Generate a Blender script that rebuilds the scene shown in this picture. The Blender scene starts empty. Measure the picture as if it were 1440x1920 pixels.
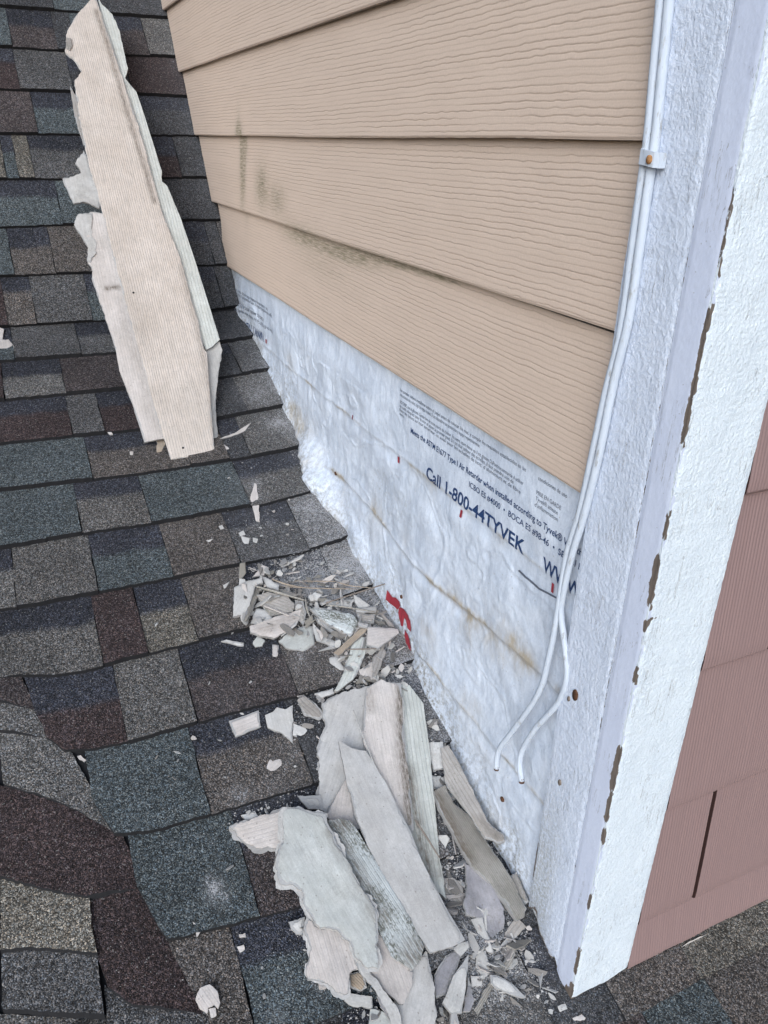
import bpy, bmesh, math, random
import numpy as np
from mathutils import Vector, Matrix, geometry
R_ = math.radians
rng = np.random.default_rng(7)
random.seed(7)
S = bpy.context.scene
COL = S.collection

# ------------------------------------------------------------------ camera
K = 1.3                                    # metres per calibration unit
PP = np.array([720.0, 960.0]); FPX = 1423.55
RW = np.array([[0.91087259, -0.16732881, 0.37724288],
               [-0.4123384, -0.40661148, 0.8152571],
               [0.01697529, -0.89814708, -0.43936735]])     # world <- camera (x right, y down, z ahead)
CAM = np.array([-0.40665278, -0.37278175, 0.83406671]) * K
cam = bpy.data.cameras.new('camera'); camo = bpy.data.objects.new('camera', cam); COL.objects.link(camo)
cam.sensor_fit = 'HORIZONTAL'; cam.sensor_width = 36.0; cam.lens = 36.0 * FPX / 1440.0
cam.clip_start = 0.02; cam.clip_end = 500.0
M = Matrix.Identity(4)
for r in range(3):
    M[r][0] = RW[r, 0]; M[r][1] = -RW[r, 1]; M[r][2] = -RW[r, 2]; M[r][3] = CAM[r]
camo.matrix_world = M
S.camera = camo

# ------------------------------------------------------------------ light
SUN_EL, SUN_AZ = 30.0, 216.0               # azimuth measured from +y towards +x
W = bpy.data.worlds.new('World'); S.world = W; W.use_nodes = True
nt = W.node_tree
sky = nt.nodes.new('ShaderNodeTexSky'); sky.sky_type = 'NISHITA'; sky.sun_disc = False
sky.sun_elevation = R_(SUN_EL); sky.sun_rotation = R_(SUN_AZ); sky.air_density = 1.0; sky.dust_density = 4.0; sky.ozone_density = 1.0
bg = nt.nodes['Background']; bg.inputs[1].default_value = 0.08
nt.links.new(sky.outputs[0], bg.inputs[0])
sl = bpy.data.lights.new('sun', 'SUN'); so = bpy.data.objects.new('sun', sl); COL.objects.link(so)
sl.energy = 1.5; sl.angle = R_(52.0); sl.color = (0.57, 0.775, 1.0)
dv = Vector((math.sin(R_(SUN_AZ)) * math.cos(R_(SUN_EL)), math.cos(R_(SUN_AZ)) * math.cos(R_(SUN_EL)), math.sin(R_(SUN_EL))))
so.rotation_euler = dv.to_track_quat('Z', 'Y').to_euler()
S.view_settings.view_transform = 'Standard'; S.view_settings.look = 'None'
S.view_settings.exposure = 0.88; S.view_settings.gamma = 1.0; S.view_settings.use_curve_mapping = False

# ------------------------------------------------------------------ geometry of the place
Z0, SL = -0.008, 0.385                     # lower slope
YK = 1.677; ZK = Z0 + SL * YK; SU = 1.08   # upper, steeper slope starts at YK
XW = 0.016                                 # plane of the house wrap
def ray(px):
    d = np.array([px[0] - PP[0], px[1] - PP[1], FPX]); d = d / np.linalg.norm(d)
    return RW @ d
def hit_axis(px, axis, val):
    d = ray(px); return CAM + d * ((val - CAM[axis]) / d[axis])
def hit_slope(px, h=0.0, sx=0.0, sy=SL, c=(0, 0, Z0)):
    """meet the plane z = c.z + h + sx (x-c.x) + sy (y-c.y)"""
    d = ray(px); k0 = c[2] + h + sx * (CAM[0] - c[0]) + sy * (CAM[1] - c[1]) - CAM[2]
    return CAM + d * (k0 / (d[2] - sx * d[0] - sy * d[1]))
def roof_z(x, y):
    return np.where(np.asarray(y) < YK, Z0 + SL * np.asarray(y), ZK + SU * (np.asarray(y) - YK))

# ------------------------------------------------------------------ numpy noise
_T = np.random.default_rng(3).random(65536)
def vn(x, y, seed=0):
    x = np.asarray(x, float); y = np.asarray(y, float)
    xi = np.floor(x).astype(np.int64); yi = np.floor(y).astype(np.int64)
    fx = x - xi; fy = y - yi
    fx = fx * fx * (3 - 2 * fx); fy = fy * fy * (3 - 2 * fy)
    def h(a, b): return _T[(a * 73856093 ^ b * 19349663 ^ (seed * 83492791 + 12345)) & 65535]
    a = h(xi, yi); b = h(xi + 1, yi); c = h(xi, yi + 1); d = h(xi + 1, yi + 1)
    return (a + (b - a) * fx) + ((c + (d - c) * fx) - (a + (b - a) * fx)) * fy
def fbm(x, y, seed=0, o=4):
    s = 0.0; a = 0.5
    for i in range(o):
        s = s + a * (vn(x * 2 ** i, y * 2 ** i, seed + i * 17) - 0.5) * 2; a *= 0.5
    return s
def gauss(d, w): return np.exp(-(d / w) ** 2)
def sstep(a, b, t):
    t = np.clip((t - a) / (b - a), 0, 1); return t * t * (3 - 2 * t)

# ------------------------------------------------------------------ object helpers
def tag(o, label=None, cat=None, group=None, kind=None):
    if label: o['label'] = label
    if cat: o['category'] = cat
    if group: o['group'] = group
    if kind: o['kind'] = kind
    return o
def link(name, me, parent=None):
    o = bpy.data.objects.new(name, me); COL.objects.link(o)
    if parent is not None: o.parent = parent
    return o
def empty(name, loc=(0, 0, 0)):
    o = bpy.data.objects.new(name, None); COL.objects.link(o); o.location = loc; o.empty_display_size = 0.05; return o
def build(name, verts, faces, mats, parent=None, mi=None, attrs=None, smooth=True, off=None):
    """verts Nx3, faces list of tuples; attrs {name: N or Nx4 array}. off: world position of the parent to subtract"""
    v = np.asarray(verts, float)
    me = bpy.data.meshes.new(name)
    me.from_pydata([tuple(p) for p in v], [], [tuple(int(i) for i in f) for f in faces])
    for m in (mats if isinstance(mats, (list, tuple)) else [mats]): me.materials.append(m)
    if mi is not None: me.polygons.foreach_set('material_index', np.asarray(mi, np.int32))
    me.polygons.foreach_set('use_smooth', np.full(len(me.polygons), smooth, bool))
    for k, a in (attrs or {}).items(): put_attr(me, k, a)
    me.update()
    return link(name, me, parent)
def put_attr(me, k, a):
    a = np.asarray(a, np.float32)
    if a.ndim == 1:
        at = me.attributes.new(k, 'FLOAT', 'POINT'); at.data.foreach_set('value', a)
    else:
        at = me.attributes.new(k, 'FLOAT_COLOR', 'POINT'); at.data.foreach_set('color', a.ravel())
def grid(name, P, mats, parent=None, attrs=None, back=None, back_mi=0):
    """P: (nv, nu, 3) points of the front face; back: vector by which the rim is extruded to give thickness"""
    nv, nu, _ = P.shape
    idx = np.arange(nv * nu).reshape(nv, nu)
    f = np.stack([idx[:-1, :-1], idx[:-1, 1:], idx[1:, 1:], idx[1:, :-1]], -1).reshape(-1, 4)
    v = P.reshape(-1, 3); nf = len(f); mi = np.zeros(nf, np.int32)
    at = {k: np.asarray(a).reshape((nv * nu,) + np.asarray(a).shape[2:]) for k, a in (attrs or {}).items()}
    if back is not None:
        rim = np.concatenate([idx[0, :], idx[1:, -1], idx[-1, -2::-1], idx[-2:0:-1, 0]])
        b0 = len(v); n = len(rim)
        top = v[rim]; ring = top.copy(); bk = top + np.asarray(back)
        v = np.concatenate([v, ring, bk]); a = b0 + np.arange(n); b = b0 + n + np.arange(n)
        q = np.stack([a, b, np.roll(b, -1), np.roll(a, -1)], -1)
        for k in at: at[k] = np.concatenate([at[k], at[k][rim], at[k][rim]])
        c0 = b0 + n
        f2 = [tuple(x) for x in f] + [tuple(x) for x in q] + [tuple(b[::-1])]
        mi = np.concatenate([mi, np.full(n + 1, back_mi, np.int32)])
    else: f2 = f
    me = bpy.data.meshes.new(name)
    if back is None:
        me.vertices.add(len(v)); me.vertices.foreach_set('co', v.astype(np.float32).ravel())
        me.loops.add(nf * 4); me.loops.foreach_set('vertex_index', f.astype(np.int32).ravel())
        me.polygons.add(nf); me.polygons.foreach_set('loop_start', np.arange(nf, dtype=np.int32) * 4)
        me.update(calc_edges=True)
    else:
        nq = nf + n
        allf = np.concatenate([f, q]).astype(np.int32)
        me.vertices.add(len(v)); me.vertices.foreach_set('co', v.astype(np.float32).ravel())
        li = np.concatenate([allf.ravel(), b[::-1].astype(np.int32)])
        me.loops.add(len(li)); me.loops.foreach_set('vertex_index', li)
        ls = np.concatenate([np.arange(nq, dtype=np.int32) * 4, [nq * 4]]).astype(np.int32)
        me.polygons.add(nq + 1); me.polygons.foreach_set('loop_start', ls)
        me.update(calc_edges=True)
    for m in (mats if isinstance(mats, (list, tuple)) else [mats]): me.materials.append(m)
    me.polygons.foreach_set('material_index', mi)
    sm = np.ones(len(me.polygons), bool); sm[nf:] = False
    me.polygons.foreach_set('use_smooth', sm)
    for k, a in at.items(): put_attr(me, k, a)
    me.validate(); me.update()
    return link(name, me, parent)
def tube(name, pts, rad, mat, parent=None, n=12, cap=True, samples=8):
    P = np.asarray(pts, float); rad = np.broadcast_to(np.asarray(rad, float), (len(P),))
    Q = [];Rr = []
    for i in range(len(P) - 1):                                  # Catmull-Rom
        p0 = P[max(i - 1, 0)]; p1 = P[i]; p2 = P[i + 1]; p3 = P[min(i + 2, len(P) - 1)]
        for t in np.linspace(0, 1, samples, endpoint=False):
            Q.append(0.5 * ((2 * p1) + (-p0 + p2) * t + (2 * p0 - 5 * p1 + 4 * p2 - p3) * t * t + (-p0 + 3 * p1 - 3 * p2 + p3) * t ** 3))
            Rr.append(rad[i] * (1 - t) + rad[i + 1] * t)
    Q.append(P[-1]); Rr.append(rad[-1]); Q = np.array(Q)
    T = np.gradient(Q, axis=0); T /= np.linalg.norm(T, axis=1)[:, None] + 1e-12
    up = np.array([0.3, 0.2, 1.0]); up = up / np.linalg.norm(up)
    N = np.cross(T[0], up); N /= np.linalg.norm(N)
    V = []; F = []
    for i in range(len(Q)):
        N = N - T[i] * np.dot(N, T[i]); N /= np.linalg.norm(N); B = np.cross(T[i], N)
        for a in np.arange(n) * 2 * math.pi / n:
            V.append(Q[i] + Rr[i] * (math.cos(a) * N + math.sin(a) * B))
    for i in range(len(Q) - 1):
        for j in range(n):
            F.append((i * n + j, i * n + (j + 1) % n, (i + 1) * n + (j + 1) % n, (i + 1) * n + j))
    if cap:
        F.append(tuple(range(n - 1, -1, -1))); m = (len(Q) - 1) * n; F.append(tuple(range(m, m + n)))
    return build(name, V, F, mat, parent)
def boxmesh(name, lo, hi, mat, parent=None, bev=0.0):
    bm = bmesh.new(); bmesh.ops.create_cube(bm, size=1.0)
    for v in bm.verts: v.co = Vector([lo[i] + (v.co[i] + 0.5) * (hi[i] - lo[i]) for i in range(3)])
    if bev: bmesh.ops.bevel(bm, geom=list(bm.edges), offset=bev, segments=2, affect='EDGES')
    me = bpy.data.meshes.new(name); bm.to_mesh(me); bm.free(); me.materials.append(mat)
    return link(name, me, parent)

# ------------------------------------------------------------------ materials
class NG:
    def __init__(s, name):
        s.m = bpy.data.materials.new(name); s.m.use_nodes = True; s.t = s.m.node_tree; s.n = s.t.nodes
        s.b = s.n['Principled BSDF']; s.b.inputs['Roughness'].default_value = 0.85
        s.b.inputs['Specular IOR Level'].default_value = 0.25
    def L(s, a, b): s.t.links.new(a, b)
    def new(s, ty, **kw):
        n = s.n.new(ty)
        for k, v in kw.items(): setattr(n, k, v)
        return n
    def put(s, sock, v):
        if hasattr(v, 'is_output'): s.L(v, sock)
        else: sock.default_value = v
    def coord(s, which='Object'): return s.new('ShaderNodeTexCoord').outputs[which]
    def mapping(s, vec, scale=(1, 1, 1), loc=(0, 0, 0)):
        n = s.new('ShaderNodeMapping'); s.L(vec, n.inputs[0]); s.put(n.inputs['Scale'], scale); s.put(n.inputs['Location'], loc); return n.outputs[0]
    def noise(s, vec, scale, detail=4.0, rough=0.55, dist=0.0):
        n = s.new('ShaderNodeTexNoise'); s.L(vec, n.inputs['Vector']); s.put(n.inputs['Scale'], scale)
        n.inputs['Detail'].default_value = detail; n.inputs['Roughness'].default_value = rough; n.inputs['Distortion'].default_value = dist
        return n.outputs[0]
    def voro(s, vec, scale, feature='F1'):
        n = s.new('ShaderNodeTexVoronoi', feature=feature); s.L(vec, n.inputs['Vector']); s.put(n.inputs['Scale'], scale); return n
    def math(s, op, a, b=0.0, c=0.0, clamp=False):
        n = s.new('ShaderNodeMath', operation=op, use_clamp=clamp)
        s.put(n.inputs[0], a); s.put(n.inputs[1], b); s.put(n.inputs[2], c); return n.outputs[0]
    def ramp(s, v, pts):
        n = s.new('ShaderNodeValToRGB'); s.L(v, n.inputs[0]); e = n.color_ramp.elements
        while len(e) < len(pts): e.new(0.5)
        for i, (p, c) in enumerate(pts):
            e[i].position = p; e[i].color = (c, c, c, 1) if not hasattr(c, '__len__') else (*c[:3], 1)
        return n.outputs[0]
    def mix(s, f, a, b, mode='MIX'):
        n = s.new('ShaderNodeMix', data_type='RGBA', blend_type=mode)
        s.put(n.inputs[0], f); s.put(n.inputs[6], a if hasattr(a, 'is_output') else (*a[:3], 1)); s.put(n.inputs[7], b if hasattr(b, 'is_output') else (*b[:3], 1))
        return n.outputs[2]
    def attr(s, name):
        n = s.new('ShaderNodeAttribute', attribute_name=name); return n
    def bump(s, h, strength=0.5, dist=0.001, nrm=None):
        n = s.new('ShaderNodeBump'); s.L(h, n.inputs['Height']); n.inputs['Strength'].default_value = strength; n.inputs['Distance'].default_value = dist
        if nrm is not None: s.L(nrm, n.inputs['Normal'])
        return n.outputs[0]
    def fin(s, col=None, nrm=None, rough=None):
        if col is not None: s.put(s.b.inputs['Base Color'], col if hasattr(col, 'is_output') else (*col[:3], 1))
        if nrm is not None: s.L(nrm, s.b.inputs['Normal'])
        if rough is not None: s.put(s.b.inputs['Roughness'], rough)
        return s.m

def mat_roof():
    g = NG('asphalt_granules'); o = g.coord()
    tint = g.attr('tint').outputs['Color']; dust = g.attr('dust').outputs['Fac']
    v = g.voro(o, 620.0); sep = g.new('ShaderNodeSeparateColor'); g.L(v.outputs['Color'], sep.inputs[0])
    k = g.ramp(sep.outputs[0], [(0.0, 0.20), (0.35, 0.54), (0.65, 1.0), (0.86, 1.65), (1.0, 2.6)])
    k2 = g.ramp(g.noise(o, 170.0, 3.0), [(0.28, 0.55), (0.72, 1.45)])
    k3 = g.ramp(g.noise(o, 9.0, 3.0), [(0.3, 0.82), (0.7, 1.18)])
    c = g.mix(1.0, tint, k, 'MULTIPLY'); c = g.mix(1.0, c, k2, 'MULTIPLY'); c = g.mix(1.0, c, k3, 'MULTIPLY')
    hue = g.mix(0.5, (1, 1, 1), g.mix(sep.outputs[1], (0.80, 0.98, 1.2), (1.22, 1.0, 0.80)), 'MIX')
    c = g.mix(1.0, c, hue, 'MULTIPLY')
    fleck = g.math('GREATER_THAN', sep.outputs[2], 0.985)
    c = g.mix(g.math('MULTIPLY', fleck, 0.4), c, (0.40, 0.39, 0.37))
    pick = g.math('LESS_THAN', g.math('ADD', g.math('MULTIPLY', sep.outputs[1], 0.6), g.math('MULTIPLY', g.noise(o, 90.0, 4.0, 0.7), 0.6)), g.math('ADD', 0.12, g.math('MULTIPLY', dust, 0.62)))
    dn = g.math('ADD', g.math('MULTIPLY', g.math('MULTIPLY', pick, g.math('GREATER_THAN', dust, 0.05)), 0.62), g.math('MULTIPLY', dust, 0.24), clamp=True)
    c = g.mix(dn, c, (0.40, 0.40, 0.415))
    h = g.math('ADD', g.math('MULTIPLY', sep.outputs[0], 0.6), g.math('MULTIPLY', v.outputs['Distance'], -1.0))
    return g.fin(c, g.bump(h, 0.9, 0.0014), 0.92)
def mat_flat(name, col, rough=0.85, var=0.15, scale=60.0, bumpd=0.0004):
    g = NG(name); o = g.coord(); n = g.noise(o, scale, 5.0, 0.65)
    c = g.mix(1.0, col, g.ramp(n, [(0.25, 1 - var), (0.75, 1 + var)]), 'MULTIPLY')
    return g.fin(c, g.bump(n, 0.6, bumpd), rough)
def mat_siding():
    """beige paint over moulded wood grain; 'grain' darkens nothing, 'mildew' is grown on"""
    g = NG('beige_siding_paint'); o = g.coord()
    n = g.noise(g.mapping(o, (3, 3, 14)), 3.0, 4.0)
    c = g.mix(1.0, g.mix(n, (0.53, 0.42, 0.342), (0.595, 0.475, 0.39)), g.ramp(g.noise(o, 500.0, 2.0), [(0.3, 0.95), (0.7, 1.05)]), 'MULTIPLY')
    md = g.attr('mildew').outputs['Fac']
    md = g.math('MULTIPLY', md, g.ramp(g.noise(g.mapping(o, (1, 20, 260)), 1.6, 4.0, 0.7), [(0.35, 0.1), (0.6, 1.0)]), clamp=True)
    c = g.mix(g.math('MULTIPLY', md, 0.9), c, (0.20, 0.18, 0.115))
    dirt_shade = g.attr('groove').outputs['Fac']
    c = g.mix(g.math('MULTIPLY', dirt_shade, 0.50, clamp=True), c, (0.27, 0.205, 0.16))  # shade of the grooves, painted into the base colour
    return g.fin(c, g.bump(g.noise(o, 900.0, 3.0), 0.25, 0.0003), 0.62)
def mat_wrap():
    g = NG('house_wrap_film'); o = g.coord()
    st = g.attr('stain').outputs['Fac']; di = g.attr('dirt_shade').outputs['Fac']
    n = g.noise(o, 14.0, 6.0, 0.65)
    n2 = g.noise(g.mapping(o, (1, 2.6, 0.8)), 34.0, 6.0, 0.7, 1.2)
    c = g.mix(g.ramp(g.math('ADD', g.math('MULTIPLY', n, 0.55), g.math('MULTIPLY', n2, 0.45)), [(0.40, 0.0), (0.60, 1.0)]), (0.50, 0.56, 0.655), (0.675, 0.735, 0.83))
    f2 = g.noise(o, 260.0, 3.0, 0.7)
    c = g.mix(1.0, c, g.ramp(f2, [(0.3, 0.94), (0.7, 1.05)]), 'MULTIPLY')
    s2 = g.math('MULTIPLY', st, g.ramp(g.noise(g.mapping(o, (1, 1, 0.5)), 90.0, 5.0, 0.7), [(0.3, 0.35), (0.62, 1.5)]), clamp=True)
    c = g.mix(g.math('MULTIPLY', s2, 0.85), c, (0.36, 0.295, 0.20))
    d2 = g.math('MULTIPLY', di, g.ramp(g.noise(o, 120.0, 5.0, 0.75), [(0.45, 0.0), (0.62, 1.0)]), clamp=True)
    c = g.mix(d2, c, (0.20, 0.185, 0.15))
    sp = g.voro(o, 75.0); spk = g.math('LESS_THAN', sp.outputs['Distance'], 0.09)
    c = g.mix(g.math('MULTIPLY', spk, 0.35), c, (0.25, 0.21, 0.16))
    h = g.math('ADD', g.noise(o, 70.0, 5.0, 0.6, 0.6), g.math('MULTIPLY', g.noise(o, 420.0, 2.0), 0.35))
    wn = g.new('ShaderNodeTexNoise'); g.L(o, wn.inputs['Vector']); wn.inputs['Scale'].default_value = 9.0; wn.inputs['Detail'].default_value = 3.0
    wv = g.new('ShaderNodeVectorMath', operation='MULTIPLY_ADD'); g.L(wn.outputs['Color'], wv.inputs[0]); wv.inputs[1].default_value = (0.09, 0.09, 0.09); g.L(o, wv.inputs[2])
    v1 = g.voro(g.mapping(wv.outputs[0], (1, 1.5, 0.8)), 17.0); v2 = g.voro(g.mapping(wv.outputs[0], (1, 1.2, 0.7)), 46.0)
    cr = g.math('ADD', v1.outputs['Distance'], g.math('MULTIPLY', v2.outputs['Distance'], 0.35))
    b1 = g.bump(cr, 0.17, 0.010)
    return g.fin(c, g.bump(h, 0.6, 0.0018, b1), 0.40)
def mat_trim(name, a, b, bs, bd):
    g = NG(name); o = g.coord()
    n = g.noise(g.mapping(o, (1, 1, 0.35)), 30.0, 5.0, 0.65)
    c = g.mix(g.ramp(n, [(0.3, 0.0), (0.7, 1.0)]), a, b)
    ch = g.attr('chip').outputs['Fac']; nn = g.noise(g.mapping(o, (1, 1, 0.45)), 130.0, 4.0, 0.7)
    cm = g.ramp(g.math('ADD', ch, g.math('MULTIPLY', g.math('SUBTRACT', nn, 0.5), 1.1)), [(0.49, 0.0), (0.54, 1.0)])
    gr = g.attr('grime').outputs['Fac']
    g2 = g.math('MULTIPLY', gr, g.ramp(g.noise(o, 220.0, 5.0, 0.75), [(0.36, 0.0), (0.60, 1.0)]), clamp=True)
    c = g.mix(g.math('MULTIPLY', g2, 0.7), c, (0.27, 0.27, 0.235))
    ck = g.noise(g.mapping(o, (1, 1, 0.05)), 130.0, 5.0, 0.6, 0.4)
    ck = g.math('MULTIPLY', g.math('LESS_THAN', g.math('ABSOLUTE', g.math('SUBTRACT', ck, 0.5)), 0.006), g.math('GREATER_THAN', g.noise(o, 16.0, 3.0), 0.53))
    c = g.mix(g.math('MULTIPLY', ck, 0.6), c, (0.2, 0.19, 0.18))
    pit = g.voro(o, 95.0); c = g.mix(g.math('MULTIPLY', g.math('LESS_THAN', pit.outputs['Distance'], 0.07), 0.4), c, (0.22, 0.2, 0.18))
    wood = g.mix(g.noise(g.mapping(o, (1, 1, 0.1)), 320.0, 4.0), (0.075, 0.06, 0.05), (0.20, 0.165, 0.14))
    c = g.mix(cm, c, wood)
    h1 = g.noise(g.mapping(o, (1, 1, 0.8)), bs, 5.0, 0.62); h = g.math('ADD', h1, g.math('MULTIPLY', cm, -0.6))
    return g.fin(c, g.bump(h, 0.75, bd), 0.5)
def mat_shingle_paint():
    g = NG('rose_shingle_paint'); o = g.coord()
    n = g.noise(g.mapping(o, (60, 1, 3)), 2.0, 4.0)
    c = g.mix(n, (0.245, 0.165, 0.158), (0.285, 0.196, 0.188))
    gr = g.attr('groove').outputs['Fac']
    c = g.mix(g.math('MULTIPLY', gr, 0.25, clamp=True), c, (0.16, 0.10, 0.09))
    return g.fin(c, g.bump(g.noise(o, 700.0, 3.0), 0.3, 0.0003), 0.6)
def mat_shard(name, a, b, rib=0.0, ribw=0.006, mould=0.0, ribc=None, rough=0.8, mouldc=(0.10, 0.10, 0.08)):
    g = NG(name); o = g.coord(); inf = g.new('ShaderNodeObjectInfo').outputs['Random']
    n0 = g.new('ShaderNodeVectorMath', operation='ADD'); g.L(o, n0.inputs[0])
    cmb = g.new('ShaderNodeCombineXYZ'); g.L(g.math('MULTIPLY', inf, 7.0), cmb.inputs[0]); g.L(g.math('MULTIPLY', inf, 3.0), cmb.inputs[1]); g.L(cmb.outputs[0], n0.inputs[1])
    p = n0.outputs[0]
    n = g.noise(p, 22.0, 6.0, 0.65); fine = g.noise(p, 480.0, 3.0, 0.65)
    c = g.mix(g.ramp(n, [(0.3, 0.0), (0.7, 1.0)]), a, b)
    c = g.mix(1.0, c, g.ramp(fine, [(0.3, 0.9), (0.7, 1.08)]), 'MULTIPLY')
    c = g.mix(1.0, c, g.ramp(inf, [(0.0, 0.88), (1.0, 1.10)]), 'MULTIPLY')
    dm = g.ramp(g.noise(p, 9.0, 6.0, 0.7, 0.5), [(0.38, 0.0), (0.68, 1.0)])
    c = g.mix(g.math('MULTIPLY', dm, 0.45), c, g.mix(1.0, c, (0.70, 0.66, 0.61), 'MULTIPLY'))
    gs = g.ramp(g.noise(g.mapping(p, (3, 26, 10)), 6.0, 4.0, 0.7), [(0.5, 0.0), (0.75, 1.0)])
    c = g.mix(g.math('MULTIPLY', gs, 0.30), c, (0.24, 0.22, 0.195))
    sv = g.voro(p, 130.0); ss = g.new('ShaderNodeSeparateColor'); g.L(sv.outputs['Color'], ss.inputs[0])
    sk = g.math('MULTIPLY', g.math('LESS_THAN', sv.outputs['Distance'], 0.16), g.math('GREATER_THAN', ss.outputs[0], 0.72))
    c = g.mix(g.math('MULTIPLY', sk, 0.45), c, (0.16, 0.14, 0.12))
    m3 = g.ramp(g.noise(p, 75.0, 6.0, 0.75), [(0.35, 0.92), (0.65, 1.06)]); c = g.mix(1.0, c, m3, 'MULTIPLY')
    fibre = g.ramp(g.noise(g.mapping(p, (14, 240, 60)), 1.0, 4.0, 0.7), [(0.3, 0.90), (0.7, 1.06)]); c = g.mix(1.0, c, fibre, 'MULTIPLY')
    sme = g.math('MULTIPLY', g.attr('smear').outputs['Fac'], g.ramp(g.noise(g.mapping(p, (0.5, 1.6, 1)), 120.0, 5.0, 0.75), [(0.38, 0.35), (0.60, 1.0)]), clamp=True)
    c = g.mix(sme, c, (0.13, 0.108, 0.088))  # brown of the stains and of the painted shade line
    pl = g.ramp(g.math('ADD', g.attr('peel').outputs['Fac'], g.math('MULTIPLY', g.math('SUBTRACT', g.noise(p, 150.0, 4.0, 0.7), 0.5), 0.55)), [(0.46, 0.0), (0.54, 1.0)])
    core = g.mix(fine, (0.25, 0.25, 0.255), (0.42, 0.415, 0.41))
    h = g.math('MULTIPLY', g.noise(p, 60.0, 5.0, 0.6), 0.5)
    h = g.math('ADD', h, g.math('MULTIPLY', pl, -0.9))
    h = g.math('ADD', h, g.math('MULTIPLY', fine, 0.25))
    if rib:
        sx = g.new('ShaderNodeSeparateXYZ'); g.L(p, sx.inputs[0])
        wob = g.noise(g.mapping(p, (4, 26, 1)), 1.0, 4.0, 0.6)
        ph = g.math('ADD', g.math('DIVIDE', sx.outputs[1], ribw), g.math('MULTIPLY', wob, 1.5))
        fr = g.math('FRACT', ph)
        gro = g.ramp(fr, [(0.0, 0.0), (0.22, 1.0), (0.78, 1.0), (1.0, 0.0)])
        h = g.math('ADD', h, g.math('MULTIPLY', gro, rib))
        if ribc is not None: c = g.mix(g.math('MULTIPLY', g.math('SUBTRACT', 1.0, gro), 0.45), c, ribc)
    c = g.mix(g.math('MULTIPLY', pl, 0.85), c, core)
    if mould:
        mm = g.ramp(g.math('MULTIPLY', g.noise(g.mapping(p, (0.45, 1, 1)), 26.0, 3.0), g.noise(g.mapping(p, (0.6, 1, 1)), 330.0, 4.0, 0.75)), [(0.24, 0.0), (0.36, 1.0)])
        c = g.mix(g.math('MULTIPLY', mm, mould), c, mouldc)
    return g.fin(c, g.bump(h, 0.7, 0.0012), rough)

MROOF = mat_roof()
MASPH = mat_flat('asphalt_edge', (0.018, 0.018, 0.02), 0.95)
MSID = mat_siding()
MSIDE = mat_flat('siding_cut_edge', (0.40, 0.34, 0.29), 0.85)
MWRAP = mat_wrap()
MOSB = mat_flat('sheathing_board', (0.10, 0.075, 0.05), 0.9)
MTA = mat_trim('white_rough_paint', (0.56, 0.62, 0.735), (0.65, 0.71, 0.825), 230.0, 0.0028)
MTE = mat_trim('white_smooth_paint', (0.55, 0.60, 0.735), (0.605, 0.655, 0.785), 120.0, 0.0008)
MTB = mat_trim('bright_white_paint', (0.675, 0.745, 0.81), (0.74, 0.81, 0.87), 280.0, 0.0030)
MROSE = mat_shingle_paint()
MROSEG = mat_flat('rose_gap', (0.045, 0.022, 0.02), 0.9)
MCHIPW = mat_flat('broken_cement_edge', (0.50, 0.46, 0.43), 0.9, 0.2, 200.0)
def mat_cable():
    g = NG('painted_cable_jacket'); o = g.coord()
    c = g.mix(g.noise(o, 40.0, 4.0), (0.45, 0.50, 0.575), (0.55, 0.605, 0.68))
    sc = g.ramp(g.noise(g.mapping(o, (1, 1, 0.25)), 170.0, 5.0, 0.75), [(0.56, 0.0), (0.66, 1.0)])
    c = g.mix(g.math('MULTIPLY', sc, 0.7), c, (0.27, 0.26, 0.24))
    return g.fin(c, g.bump(g.noise(g.mapping(o, (1, 1, 0.3)), 220.0, 4.0), 0.7, 0.0012), 0.75)
MCAB = mat_cable()
MCABE = mat_flat('cable_core', (0.12, 0.07, 0.05), 0.6)
MRUST = mat_flat('rust', (0.085, 0.04, 0.022), 0.85, 0.4, 300.0)
MRUSTY = mat_flat('orange_rust', (0.34, 0.17, 0.07), 0.85, 0.4, 300.0)
MNAIL = mat_flat('weathered_nail_steel', (0.20, 0.165, 0.14), 0.6, 0.3, 300.0)
MGALV = mat_flat('galvanised_steel', (0.42, 0.42, 0.42), 0.5, 0.2, 300.0)
MNAVY = mat_flat('navy_ink', (0.022, 0.05, 0.135), 0.6, 0.15)
MGREY = mat_flat('grey_ink', (0.115, 0.13, 0.17), 0.6, 0.2)
MRED = mat_flat('red_ink', (0.30, 0.035, 0.05), 0.55, 0.25, 80.0)
MWOOD = mat_shard('splintered_wood', (0.29, 0.275, 0.25), (0.385, 0.365, 0.335), 0.7, 0.003, 0.3, (0.12, 0.09, 0.06))
MTAN = mat_shard('fresh_wood', (0.33, 0.27, 0.215), (0.41, 0.345, 0.28), 0.6, 0.003, 0.0, (0.25, 0.17, 0.1))
MPAINT = mat_shard('beige_shard_paint', (0.505, 0.45, 0.405), (0.57, 0.51, 0.465), 0.7, 0.0056, 0.0, (0.36, 0.31, 0.28))
MPINK = mat_shard('pale_pink_shard_paint', (0.525, 0.485, 0.462), (0.595, 0.55, 0.525), 0.25, 0.0065, 0.15, (0.44, 0.395, 0.38))
MBACK = mat_shard('grey_shard_back', (0.43, 0.42, 0.415), (0.495, 0.485, 0.475), 0.0, 0.006, 0.10)
MPALE = mat_shard('pale_shard_back', (0.475, 0.465, 0.455), (0.56, 0.55, 0.535), 0.0, 0.006, 0.18)
MGREEN = mat_shard('greenish_shard_back', (0.435, 0.45, 0.435), (0.50, 0.51, 0.50), 0.0, 0.006, 0.15)
MRIB = mat_shard('ribbed_white_back', (0.505, 0.52, 0.495), (0.58, 0.595, 0.57), 0.8, 0.0075, 0.14, (0.38, 0.39, 0.36))
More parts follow.
